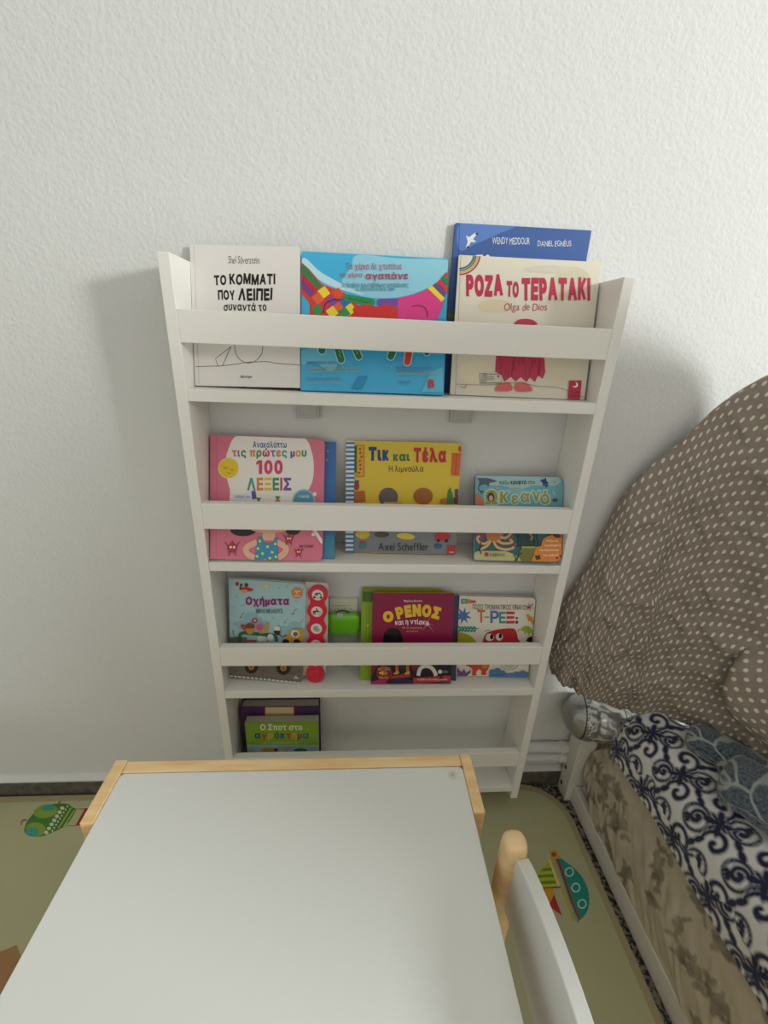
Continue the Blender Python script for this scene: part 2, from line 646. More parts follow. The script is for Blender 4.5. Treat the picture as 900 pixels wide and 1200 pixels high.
for x0, x1 in ((0.157, 0.194), (0.408, 0.445)):
    mb = MB()
    mb.box(x0 - SW / 2, x1 - SW / 2, 0.073, SD - 0.0002, 0.8755 - SH0, 0.9066 - SH0, BRK)
    mb.box(x0 + 0.004 - SW / 2, x1 - 0.004 - SW / 2, 0.0715, 0.074, 0.880 - SH0, 0.9066 - SH0, BRK)
    tag(mb.build('wall_bracket', shelf, 0.002), 'grey plastic wall bracket under the top shelf')

# ================================================================== BOOKS
def book(label, place, w, h, th, kind, cover, quad, art, group, radius=0.004, page='#e9e4d8', spine=None, back=None, cat='book', name='picture_book'):
    x, y, z0, tilt, yaw, roll = place
    R = Matrix.Rotation(yaw, 4, 'Z') @ Matrix.Rotation(-tilt, 4, 'X') @ Matrix.Rotation(roll, 4, 'Y')
    cs = [R @ Vector((sx * w / 2, yy, 0)) for sx in (-1, 1) for yy in (0, th)]
    zmin = min(c.z for c in cs)
    root = thing(name, (0, 0, 0), label, cat, group)
    root.matrix_world = Matrix.Translation((x, y, z0 - zmin + 0.0002)) @ R
    hard = kind == 'hard'
    bt = 0.0022 if hard else 0.0009
    def outline(ins, r, rl=0.0012, b=0.0):
        out = []
        for cx, cy, a0, rr in ((w / 2 - ins, h - ins, 0, r), (-w / 2 + (bt if b else ins), h - ins, 90, rl), (-w / 2 + (bt if b else ins), ins, 180, rl), (w / 2 - ins, ins, 270, r)):
            sx = 1 if a0 in (0, 270) else -1
            sz = 1 if a0 in (0, 90) else -1
            for k in range(9):
                a = math.radians(a0 + 90 * k / 8)
                out.append((cx - sx * rr + rr * math.cos(a), cy - sz * rr + rr * math.sin(a)))
        return out
    F = lambda p, t: (p[0], t, p[1])
    cm, sm, bm = ink(cover), ink(spine or cover), ink(back or cover)
    mb = MB()
    ol = outline(0, radius)
    mb.prism(ol, 0, bt, cm, F)
    mb.prism(ol, th - bt, th, bm, F)
    mb.box(-w / 2, -w / 2 + bt, bt, th - bt, 0.0008, h - 0.0008, sm)
    A = Art(mb, quad, [(-w / 2, h), (w / 2, h), (-w / 2, 0), (w / 2, 0)], lambda p, d: (p[0], -d, p[1]), (-w / 2 + 0.0004, w / 2 - 0.0004, 0.0004, h - 0.0004))
    A.w, A.h = w, h
    A.outline = outline(0.0003, max(radius - 0.0003, 0.0005), 0.0010)
    art(A)
    mb.build('cover', root)
    pg = MB()
    pm = mat('paper_' + page.lstrip('#'), page, 0.8)
    pg.prism(outline(0.003 if hard else 0.0006, 0.001 if hard else radius, b=1), bt, th - bt, pm, F)
    pg.build('pages', root)
    return root, A
G = ['books on the top shelf', 'books on the second shelf', 'books on the third shelf', 'books on the bottom shelf']
Z1, Z2, Z3, Z4 = 0.9233, 0.6484, 0.3755, 0.0976

# ---- top shelf
def art_kom(A):
    A.sheet(170, 250, 3)
    A.line([(172, 118), (190, 604)], 1.4, '#b9b3ab')
    A.text('Shel Silverstein', 293, 156, 402, 182, '#3a3836', -0.008, 0.08)
    A.text('ΤΟ', 243, 222, 286, 258, '#191817', 0.055, 0.04)
    A.text('ΚΟΜΜΑΤΙ', 297, 217, 458, 256, '#191817', 0.055, 0.05)
    A.text('ΠΟΥ', 257, 274, 316, 309, '#191817', 0.055, 0.05)
    A.text('ΛΕΙΠΕΙ', 328, 268, 448, 311, '#191817', 0.055, 0.05)
    A.text('συναντά το', 277, 318, 427, 348, '#191817', 0.03, 0.05)
    A.line([(178, 544), (230, 542), (268, 541), (330, 534), (352, 529), (395, 527), (430, 526), (470, 533), (545, 538)], 1.8, '#33302f', 40)
    A.line([(315, 460), (318, 490), (332, 517), (362, 531), (392, 521), (411, 496), (414, 465)], 1.8, '#33302f', 24)
    A.line([(303, 473), (248, 516), (257, 541)], 1.8, '#33302f')
    A.line([(303, 473), (272, 541)], 1.8, '#33302f')
    A.text('δέντρο', 336, 574, 376, 586, '#3a3836', 0.02)
book('thin white picture book with black hand-lettered title, leftmost on the top shelf', (0.0940, 0.0268, Z1, 0.241, -0.065, -0.021),
     0.1540, 0.1921, 0.007, 'hard', '#e9e4df', [(222.3, 288.1), (350.8, 290.9), (228.7, 453.3), (351.8, 455.9)], art_kom, G[0], 0.001, '#8d3a3c')

def art_hands(A):
    A.sheet(350, 290, 4.737)
    A.blob([(330, 50), (560, 70), (830, 80), (830, 150), (760, 210), (600, 275), (430, 290), (300, 260), (240, 200), (290, 120)], '#93cfe2')
    A.blob([(15, 92), (80, 160), (150, 210), (260, 250), (360, 270), (300, 240), (130, 150), (40, 70)], '#bfe3ee')
    A.poly([(18, 92), (60, 130), (130, 212), (250, 258), (305, 300), (330, 330), (330, 400), (60, 400), (60, 320), (18, 240)], '#d8402f')
    A.poly([(18, 108), (38, 112), (130, 222), (108, 244), (18, 150)], '#3a7d4a')
    A.poly([(18, 150), (105, 244), (88, 262), (18, 185)], '#c0283e')
    A.poly([(18, 185), (88, 262), (62, 288), (18, 232)], '#7a4488')
    A.poly([(18, 232), (62, 288), (72, 330), (18, 270)], '#d9432f')
    for cx, cy, c in ((140, 258, '#f1d63a'), (108, 292, '#e8653a'), (182, 308, '#8a4a98'), (216, 266, '#e5502f'), (258, 312, '#2f6fb8'), (146, 332, '#d33a50'), (220, 345, '#e8653a'), (186, 368, '#f1d63a'), (104, 356, '#3f8f52'), (286, 352, '#f1d63a'), (252, 372, '#3f8f52')):
        A.poly([(cx - 36, cy - 6), (cx + 4, cy - 36), (cx + 36, cy + 6), (cx - 4, cy + 36)], c)
    A.cap((268, 290), (402, 312), 40, '#2f8f4e')
    A.line([(270, 298), (285, 290), (300, 302), (318, 296), (334, 308), (352, 302), (370, 316), (400, 312)], 4, '#1d5f35')
    A.rect(455, 293, 562, 336, '#7c4fa2')
    A.ell(455, 314, 21, 21, '#7c4fa2')
    A.poly([(550, 290), (640, 270), (715, 240), (805, 300), (770, 410), (545, 410)], '#e2408c')
    A.ell(372, 356, 72, 30, '#d8342f')
    A.ell(482, 362, 70, 34, '#d8342f')
    A.rect(318, 356, 548, 410, '#d8342f')
    A.poly([(713, 236), (740, 222), (808, 290), (794, 313)], '#f3d83a')
    A.poly([(744, 219), (764, 206), (818, 262), (812, 286)], '#7a4488')
    A.poly([(766, 204), (786, 186), (824, 234), (822, 262)], '#d83440')
    A.poly([(786, 184), (804, 164), (826, 186), (825, 226)], '#2f8450')
    A.poly([(804, 162), (828, 142), (828, 184)], '#d83440')
    A.poly([(808, 310), (826, 288), (826, 410), (768, 410)], '#3aa2d6')
    A.line([(138, 372), (150, 322), (196, 300), (235, 302)], 4, '#22201f', 14)
    A.line([(625, 338), (670, 332), (705, 352), (715, 396)], 4, '#3a2030', 14)
    A.text('Τα χέρια δε χτυπάνε', 262, 96, 572, 142, '#b23a5c', 0.0)
    A.text('τα χέρια', 228, 148, 354, 182, '#b23a5c', 0.005)
    A.text('αγαπάνε', 372, 147, 607, 197, '#b0305a', 0.022)
    A.text('1ο Βραβείο πρωτοβάθμιας εκπαίδευσης', 243, 205, 608, 238, '#2f6f80', 0.0)
    A.text('Δ. Θεσσαλονίκης 2014', 318, 231, 530, 256, '#2f6f80', 0.0)
    A.sheet(350, 400, 4.737)
    A.blob([(20, 60), (180, 50), (220, 120), (180, 180), (80, 120), (25, 140)], '#6dc0df')
    A.poly([(290, 270), (330, 205), (385, 200), (350, 275)], '#2f8fc6')
    A.poly([(680, 290), (730, 180), (800, 150), (800, 290)], '#62bfe2')
    for a, b, w, c in (((128, 30), (130, 60), 38, '#2d7f4a'), ((212, 30), (236, 112), 36, '#2d7f4a'), ((305, 30), (334, 96), 32, '#2d7f4a'), ((535, 30), (510, 95), 36, '#2d7f4a'), ((618, 30), (601, 126), 36, '#e0402f'), ((712, 40), (710, 72), 32, '#2f4fa0')):
        A.cap(a, b, w + 12, '#a9dcec')
        A.cap(a, b, w, c)
    A.line([(222, 62), (232, 74), (226, 86), (238, 98)], 5, '#c8b23a')
    A.line([(318, 60), (326, 72), (322, 84)], 5, '#c8b23a')
    A.text('Εικονογράφηση παιδιών', 46, 118, 220, 140, '#5a7fae', 0.01)
    A.text('Ζωγραφίζουμε όλοι μαζί ιστορίες', 46, 150, 330, 168, '#a5a87a', 0.01)
    A.text('με χρώματα και με αγάπη στην τάξη', 46, 170, 320, 186, '#a5a87a', 0.01)
    A.text('Επιμέλεια έκδοσης', 46, 208, 230, 226, '#5a7fae', 0.01)
    A.text('παιδικές εκδόσεις', 46, 232, 240, 248, '#a5a87a', 0.01)
    A.text('Βραβεία συγγραφής', 540, 148, 740, 166, '#5a7fae', 0.01)
    A.text('εικονογράφησης', 540, 166, 690, 182, '#5a7fae', 0.01)
    A.text('παιδικού βιβλίου', 540, 184, 760, 202, '#a5a87a', 0.01)
    A.text('εκδόσεις', 552, 228, 622, 244, '#4a6fae', 0.01)
    A.text('B', 716, 222, 752, 268, '#c23a4a', 0.04)
book('sky-blue picture book with colourful painted hands in the middle of the top shelf', (0.2774, 0.0177, Z1, 0.301, -0.011, -0.003),
     0.2109, 0.1943, 0.006, 'hard', '#45b2de', [(353.6, 296.2), (525.1, 304.9), (352.4, 458.8), (519.9, 464.4)], art_hands, G[0], 0.001)

def art_blue(A):
    A.sheet(470, 250, 3)
    A.blob([(205, 38), (300, 40), (400, 46), (340, 74), (270, 105), (205, 130)], '#5b7ec2')
    A.line([(206, 36), (196, 330)], 2, '#2f4a90')
    A.blob([(229, 80), (240, 84), (248, 78), (262, 69), (271, 72), (262, 80), (254, 92), (262, 98), (258, 103), (246, 102), (240, 112), (231, 123), (229, 116), (234, 102), (232, 92)], '#e6e6e2', 50)
    A.ell(266, 73, 5, 4, '#2c2c38')
    A.ell(235, 120, 4, 4, '#2c2c38')
    A.text('WENDY MEDDOUR', 320, 86, 452, 110, '#dfe2ea', 0.0, 0.06)
    A.text('DANIEL EGNÉUS', 480, 92, 598, 117, '#dfe2ea', 0.0, 0.06)
    A.text('ΤΟ', 264, 146, 318, 205, '#ecebe6', 0.06, 0.03)
    A.ell(175, 360, 12, 14, '#5f7f3a')
book('tall dark blue picture book standing behind the cream book, above the others', (0.4902, 0.0725, Z1, 0.020, 0.0, -0.004),
     0.1998, 0.2330, 0.0065, 'hard', '#40609f', [(533.7, 261.4), (693.2, 270.4), (517.8, 460.0), (659.0, 464.4)], art_blue, G[0], 0.001, spine='#30498a')

def art_roza(A):
    A.sheet(470, 250, 3)
    for cx, cy, rx, ry, c in ((330, 330, 60, 25, '#dccfae'), (600, 250, 70, 60, '#d6cdb4'), (250, 270, 40, 60, '#e6ddca'), (260, 560, 60, 40, '#e9dfc2'), (560, 560, 60, 45, '#e2d8bf'), (520, 200, 90, 14, '#d9d0bc')):
        A.ell(cx, cy, rx, ry, c)
    A.line([(210, 150), (190, 640)], 1.5, '#b3a990')
    for k, c in enumerate(('#b8323f', '#d9b53a', '#3f7f6a', '#34507a')):
        r = 72 - k * 7
        A.line([(205 + r * math.cos(math.radians(q)), 146 + r * math.sin(math.radians(q))) for q in range(2, 96, 8)], 5, c)
    A.text('ΡΟΖΑ', 228, 219, 357, 297, '#c12f52', 0.085, 0.035)
    A.text('ΤΟ', 371, 241, 413, 298, '#c12f52', 0.075, 0.03)
    A.text('ΤΕΡΑΤΑΚΙ', 424, 229, 664, 309, '#c12f52', 0.075, 0.03)
    A.text('Olga de Dios', 362, 318, 512, 353, '#bf5a6c', -0.012, 0.05, slant=0.15)
    A.blob([(400, 395), (410, 378), (440, 374), (466, 380), (474, 395)], '#c43558')
    A.poly([(335, 480), (500, 480), (506, 560), (497, 585), (480, 570), (470, 596), (452, 580), (440, 596), (420, 578), (402, 594), (385, 578), (362, 594), (352, 570), (330, 560)], '#c23a5a')
    rg = random.Random(5)
    for k in range(26):
        x = rg.uniform(345, 490)
        y = rg.uniform(500, 555)
        A.line([(x, y), (x + rg.uniform(-5, 5), y + 26)], 2, '#a82c4a')
    A.blob([(332, 612), (352, 600), (380, 598), (388, 625), (334, 627)], '#d9686a')
    A.blob([(402, 600), (432, 598), (454, 612), (456, 628), (402, 627)], '#d9686a')
    A.line([(190, 603), (300, 606), (400, 598), (480, 610), (560, 618), (650, 655)], 1.4, '#6a6258', 30)
    A.poly([(276, 566), (352, 570), (350, 598), (278, 600)], '#d8d2c4')
    A.line([(276, 566), (352, 570), (350, 598), (278, 600)], 1.8, '#4a4540', closed=True)
    A.rect(300, 574, 326, 590, '#b9b3a6')
    A.ell(340, 576, 4, 4, '#b8323f')
    for k in range(5):
        A.line([(284 + k * 4, 568), (280 + k * 4, 598)], 1.3, '#4a4540')
    A.line([(205, 610), (216, 616), (230, 608), (222, 618)], 1.5, '#4a4540')
    A.poly([(589, 591), (632, 591), (626, 659), (583, 656)], '#bc2a4c')
    A.ell(609, 606, 10, 10, '#f0e6e0')
    A.ell(605, 603, 8, 8, '#bc2a4c')
    A.text('μικρή', 594, 628, 622, 637, '#5d1a2c', 0.01)
    A.text('σελήνη', 592, 641, 621, 650, '#5d1a2c', 0.01)
book('cream picture book with crimson title at the right end of the top shelf', (0.5008, 0.0330, Z1, 0.174, -0.03, 0.001),
     0.2098, 0.1946, 0.005, 'hard', '#e2dac8', [(537.7, 299.6), (705.0, 308.3), (527.0, 463.2), (684.4, 469.5)], art_roza, G[0], 0.001)

# ---- second shelf
def art_100(A):
    A.sheet(220, 490, 3.75)
    A.line([(128, 82), (126, 628)], 2.2, '#c76d84')
    A.blob([(222, 84), (360, 86), (505, 92), (545, 158), (554, 230), (546, 290), (520, 345), (505, 400), (215, 400), (186, 320), (166, 230), (178, 150)], '#f1ebe4', 60)
    for k, r in enumerate((46, 42)):
        A.ell(180, 228, r, r, ('#f0d98a', '#eccb2e')[k])
    A.line([(158, 222), (166, 229), (176, 225)], 3, '#7a5a20', 8)
    A.line([(186, 230), (194, 238), (204, 234)], 3, '#7a5a20', 8)
    A.line([(172, 246), (182, 251), (192, 248)], 2.4, '#c05a2a', 8)
    A.text('Ανακαλύπτω', 287, 110, 435, 139, '#2f5f9e', 0.03)
    col = ['#e0803a', '#8f6ab0', '#3f8f5a', '#e0803a', '#3f8f5a', '#c23a4a', '#8f6ab0', '#e0803a', '#3f9f8a', '#6a4a98', '#e0a03a', '#3f8f5a', '#c06a9a']
    A.text('τις πρώτες μου', 195, 140, 522, 187, col, 0.045)
    A.text('00', 336, 192, 418, 255, '#d4486c', 0.045)
    A.poly([(300, 203), (312, 193), (328, 193), (328, 254), (313, 254), (313, 209), (304, 214)], '#d4486c')
    A.text('ΛΕΞΕΙΣ', 261, 270, 455, 326, ['#45a08c', '#e08a3a', '#e8c23a', '#3f9a5a', '#d0445a', '#7a56a0'], 0.045)
    A.poly([(196, 372), (205, 352), (282, 328), (300, 340), (302, 372)], '#e8e6ee')
    A.poly([(280, 329), (298, 326), (304, 362), (284, 366)], '#5b569c')
    A.text('λέξεις μου', 208, 345, 276, 362, '#5b6fae', 0.01)
    for x, y in ((312, 368), (396, 362)):
        A.ell(x, y + 12, 10, 12, '#e28a3a')
        for a in (-0.6, -0.2, 0.2, 0.6):
            A.line([(x, y + 2), (x + 18 * math.sin(a), y - 12 * math.cos(a))], 5, '#4f8f45')
    A.ell(510, 370, 50, 50, '#9cc4d2')
    A.ell(510, 370, 44, 44, '#5d9ab6')
    A.text('+ αυτιά', 488, 344, 534, 358, '#e8eef0', 0.02)
    A.ell(558, 342, 9, 9, '#eee8e4')
    # below the rail
    A.ell(245, 500, 56, 26, '#2b2624')
    A.ell(462, 502, 32, 18, '#2b2624')
    A.ell(360, 488, 90, 24, '#eab79a')
    A.ell(363, 492, 18, 5, '#5a2a2a')
    A.poly([(332, 500), (384, 500), (390, 545), (326, 545)], '#eab79a')
    for pts in ([(305, 552), (262, 574), (262, 600), (300, 625)], [(392, 552), (430, 574), (426, 600), (396, 622)]):
        A.line(pts, 27, '#eab79a', 16)
    A.poly([(310, 526), (330, 530), (340, 556), (376, 556), (382, 532), (394, 530), (400, 640), (292, 640)], '#3c93b4')
    for k, (x, y) in enumerate(((318, 548), (310, 580), (330, 602), (352, 572), (372, 596), (386, 560), (306, 614), (362, 622), (388, 616), (340, 632))):
        A.ell(x, y, 6, 6, '#efd66a')
    for x, y, r in ((198, 576, 27), (446, 538, 20), (488, 596, 16)):
        A.poly([(x, y - r * 1.1), (x + r * 0.8, y), (x + r * 0.5, y + r * 0.8), (x - r * 0.6, y + r * 0.8), (x - r * 0.9, y)], '#b9363c')
        A.line([(x - r * 0.5, y), (x - r * 1.2, y - r * 0.9)], 3, '#5a2a2a')
        A.line([(x + r * 0.5, y), (x + r * 1.2, y - r * 1.0)], 3, '#5a2a2a')
        A.line([(x - r * 0.3, y + r * 0.7), (x - r * 0.7, y + r * 1.3)], 3, '#5a2a2a')
        A.line([(x + r * 0.3, y + r * 0.7), (x + r * 0.6, y + r * 1.3)], 3, '#5a2a2a')
        A.ell(x - r * 0.25, y - 2, r * 0.2, r * 0.2, '#f0ece8')
        A.ell(x + r * 0.3, y - 2, r * 0.2, r * 0.2, '#f0ece8')
    A.cap((556, 498), (590, 550), 15, '#efe9e4')
    A.ell(552, 518, 8, 8, '#efe9e4')
    A.text('ΜΕΤΑΙΧΜΙΟ', 492, 565, 553, 575, '#4a2a34', 0.02)
book('pink board book with a white title cloud and yellow sun, left on the second shelf', (0.1095, 0.0039, Z2, 0.308, 0.004, 0.010),
     0.1830, 0.2019, 0.0098, 'board', '#dd7990', [(246.6, 511.8), (380.7, 516.7), (246.3, 657.2), (377.8, 659.5)], art_100, G[1], 0.010)

def art_bluetwo(A):
    A.sheet(220, 490, 3.75)
    A.ell(615, 150, 4, 4, '#9fb8c8')
    A.ell(612, 188, 4, 5, '#c8a05a')
    A.rect(600, 520, 656, 640, '#3f8fae')
book('plain blue book peeking out behind the pink board book', (0.1204, 0.0157, Z2, 0.308, 0.0, 0.0),
     0.200, 0.1965, 0.0045, 'hard', '#3f74b4', [(249.9, 515.1), (393.8, 519.1), (250.8, 654.3), (391.9, 655.7)], art_bluetwo, G[1], 0.001)

def art_pip(A):
    A.sheet(390, 490, 3)
    A.rect(40, 370, 470, 500, '#83898c')
    A.rect(80, 97, 112, 212, '#c88a3a')
    rg = random.Random(11)
    A.rect(86, 102, 106, 206, '#d9b32e')
    for k in range(7):
        A.star(96 + rg.uniform(-5, 5), 112 + k * 14, 7, 3, 5, '#c23a2c', k)
    A.rect(76, 100, 84, 195, '#3a6a4a')
    A.poly([(72, 262), (112, 258), (116, 300), (74, 302)], '#c2743a')
    for k in range(4):
        A.line([(74, 268 + k * 9), (114, 265 + k * 9)], 1.4, '#8f4f24')
    A.ell(84, 243, 9, 15, '#b8323a')
    A.rect(78, 222, 92, 234, '#2f5a8a')
    A.poly([(418, 125), (452, 128), (446, 206), (414, 205)], '#d9692f')
    A.line([(434, 128), (430, 204)], 2, '#a8421e')
    A.ell(446, 112, 6, 10, '#c8402c')
    A.text('Τικ', 126, 105, 197, 154, '#24477f', 0.07)
    A.text('και', 212, 130, 270, 155, '#4a7a4a', 0.06)
    A.text('Τέλα', 284, 106, 398, 160, '#c22f3a', 0.07)
    A.text('Η λιμνούλα', 197, 170, 318, 197, '#4a3a2a', 0.0)
    # plain rounded shapes, grey and brown
    A.ell(195, 282, 34, 34, '#6a625e')
    A.ell(317, 278, 34, 30, '#a8662f')
    A.poly([(398, 305), (404, 258), (412, 246), (420, 268), (424, 305)], '#3f8a4a')
    A.poly([(376, 288), (398, 284), (400, 305), (376, 305)], '#c2743a')
    A.poly([(424, 282), (442, 276), (440, 305), (424, 305)], '#7a3a4a')
    A.rect(428, 252, 440, 278, '#4a5a8a')
    A.rect(180, 298, 244, 305, '#c8a05a')
    # bottom band
    A.blob([(78, 410), (96, 400), (122, 398), (130, 415), (112, 428), (92, 424)], '#d8b83a', 24)
    A.ell(172, 412, 26, 10, '#544d4a')
    A.ell(256, 418, 32, 11, '#e2cf46', 0.1)
    A.blob([(358, 425), (362, 408), (385, 402), (408, 412), (406, 430), (370, 434)], '#c23a34', 24)
    A.ell(370, 433, 6, 6, '#2a2a2a')
    A.ell(398, 434, 6, 6, '#2a2a2a')
    A.ell(369, 453, 14, 9, '#3f5f8f')
    A.poly([(92, 442), (118, 438), (116, 460), (92, 462)], '#3f7f8f')
    A.ell(104, 440, 10, 5, '#c23a3a')
    A.text('Axel Scheffler', 160, 441, 335, 468, '#2d2a2a', 0.0, 0.03)
    A.poly([(402, 450), (432, 450), (430, 482), (400, 482)], '#c23230')
    A.rect(408, 472, 424, 475, '#e8c8c0')
    # striped spine strip
    A.poly([(46, 82), (76, 82), (72, 485), (42, 485)], '#e8ecee')
    for k in range(26):
        y = 88 + k * 15.2
        A.poly([(40, y), (76, y), (76, y + 7.5), (40, y + 7.5)], '#3f7fae')
book('yellow and grey picture book with blue striped spine, middle of the second shelf', (0.3347, 0.0359, Z2, 0.190, -0.043, -0.014),
     0.1936, 0.1933, 0.009, 'hard', '#e2c540', [(405.4, 517.5), (540.7, 520.6), (404.6, 648.2), (533.3, 650.4)], art_pip, G[1], 0.001)

def art_oce(A):
    A.sheet(550, 550, 7.5)
    A.blob([(60, 80), (200, 60), (420, 62), (640, 75), (780, 85), (790, 140), (700, 170), (560, 160), (430, 200), (300, 165), (150, 150)], '#a3c9c8', 40)
    A.blob([(330, 190), (420, 180), (560, 215), (640, 200), (600, 240), (460, 250), (340, 230)], '#8fb9b4', 40)
    A.rect(40, 500, 840, 840, '#2e6a70')
    A.blob([(66, 95), (110, 95), (160, 96), (215, 112), (240, 124), (205, 134), (175, 140), (165, 175), (140, 150), (100, 160), (80, 185), (105, 205), (125, 202), (105, 235), (84, 210), (70, 185), (85, 130)], '#4f6470', 60)
    A.text('παίζω', 258, 118, 345, 156, '#2a3438', 0.015)
    A.text('κρυφτό', 360, 112, 496, 158, '#1f282c', 0.045)
    A.text('στον', 510, 122, 575, 150, '#2a3438', 0.015)
    L = [('Ω', 133, 195, 248, 330), ('κ', 262, 208, 350, 318), ('ε', 362, 240, 432, 325), ('α', 442, 222, 530, 315), ('ν', 545, 205, 620, 305), ('ό', 615, 200, 705, 330)]
    for ch, a, b, c, d in L:
        A.text(ch, a - 7, b - 7, c + 7, d + 7, '#9fe6e6', 0.10)
    for ch, a, b, c, d in L:
        A.text(ch, a + 4, b + 4, c - 4, d - 4, '#b8963a', 0.035)
    A.ell(186, 262, 32, 40, '#4a3a30')
    A.ell(186, 272, 18, 24, '#c8b8a4')
    A.star(655, 130, 42, 18, 4, '#2f3f7a', 0.3)
    A.ell(640, 118, 16, 12, '#2f3f7a')
    A.star(672, 160, 28, 10, 4, '#2f3f7a', 0.1)
    A.ell(744, 134, 12, 10, '#d8a48a')
    A.ell(243, 184, 16, 10, '#d8a48a', 0.4)
    A.blob([(50, 250), (70, 236), (100, 260), (122, 300), (125, 330), (50, 330)], '#c97a5a', 24)
    A.ell(748, 290, 24, 16, '#5a4a44')
    for x, y in ((730, 215), (745, 240), (738, 228)):
        A.ell(x, y, 5, 5, '#d8e8e8')
    # lower half
    A.blob([(55, 560), (110, 560), (140, 580), (110, 640), (55, 640)], '#8a4a6a', 24)
    A.blob([(50, 745), (200, 735), (330, 742), (430, 790), (460, 840), (90, 840)], '#c6c08a', 30)
    A.blob([(150, 560), (280, 560), (285, 620), (240, 660), (170, 650), (145, 600)], '#c8814a', 30)
    for pts in ([(180, 640), (130, 670), (85, 660), (65, 620), (90, 605)], [(210, 650), (240, 700), (310, 722), (370, 712), (385, 695)], [(240, 640), (280, 665), (330, 668), (372, 655), (350, 630)], [(265, 610), (310, 620), (345, 600), (365, 575)], [(180, 650), (150, 690), (90, 720)]):
        A.line(pts, 24, '#d8a06a', 22)
        A.line(pts, 8, '#e6c79a', 22)
    A.blob([(425, 600), (480, 560), (540, 600), (560, 680), (500, 690), (430, 680)], '#234f48', 30)
    for x in (420, 440, 500, 520, 560, 590):
        A.line([(x, 700), (x + 10, 650), (x - 6, 600), (x + 8, 562)], 10, '#1f4238', 14)
    A.blob([(445, 720), (490, 700), (570, 705), (580, 760), (560, 830), (470, 830), (430, 780)], '#7a7a34', 30)
    for k in range(5):
        A.ell(465 + k * 24, 702, 13, 9, '#b4b45a')
    for pts in ([(390, 830), (405, 790), (380, 770)], [(410, 820), (430, 770), (460, 750)], [(80, 730), (100, 690), (90, 660)], [(100, 760), (85, 720)]):
        A.line(pts, 10, '#3a4a34', 10)
    for x, y in ((395, 678), (368, 612)):
        A.star(x, y, 18, 9, 5, '#b84a44')
    A.line([(520, 580), (545, 610), (530, 640)], 16, '#b88a4a', 10)
    A.blob([(560, 770), (580, 700), (620, 690), (640, 630), (680, 605), (730, 590), (740, 560), (840, 560), (845, 840), (560, 840)], '#e08a34', 40)
    A.ell(762, 600, 36, 18, '#5a3428', 0.2)
    A.poly([(568, 775), (612, 768), (620, 805), (578, 812)], '#5a3428')
    A.ell(762, 795, 12, 10, '#8a2c24')
    A.ell(792, 780, 10, 10, '#8a2c24')
    A.text('Ψάξε τα', 668, 636, 770, 656, '#f6e8d4', 0.02)
    A.text('παραθυράκια', 648, 674, 800, 698, '#f6e8d4', 0.02)
    A.text('και εξερεύνησε', 608, 714, 776, 740, '#f6e8d4', 0.02)
    A.text('τον ωκεανό', 638, 756, 772, 780, '#f6e8d4', 0.02)
    A.ell(146, 764, 19, 19, '#c23a34')
    A.text('Σαββάλας', 172, 750, 306, 786, '#2a2a28', 0.0, slant=0.1)
book('small teal board book with an octopus and orange corner, right on the second shelf', (0.5335, 0.0056, Z2, 0.36, -0.09, -0.03),
     0.150, 0.1457, 0.0105, 'board', '#74aebb', [(556.7, 559.7), (659.7, 561.7), (554.3, 658.7), (656.9, 661.0)], art_oce, G[1], 0.013, page='#a9a69c', spine='#3c4a4e')

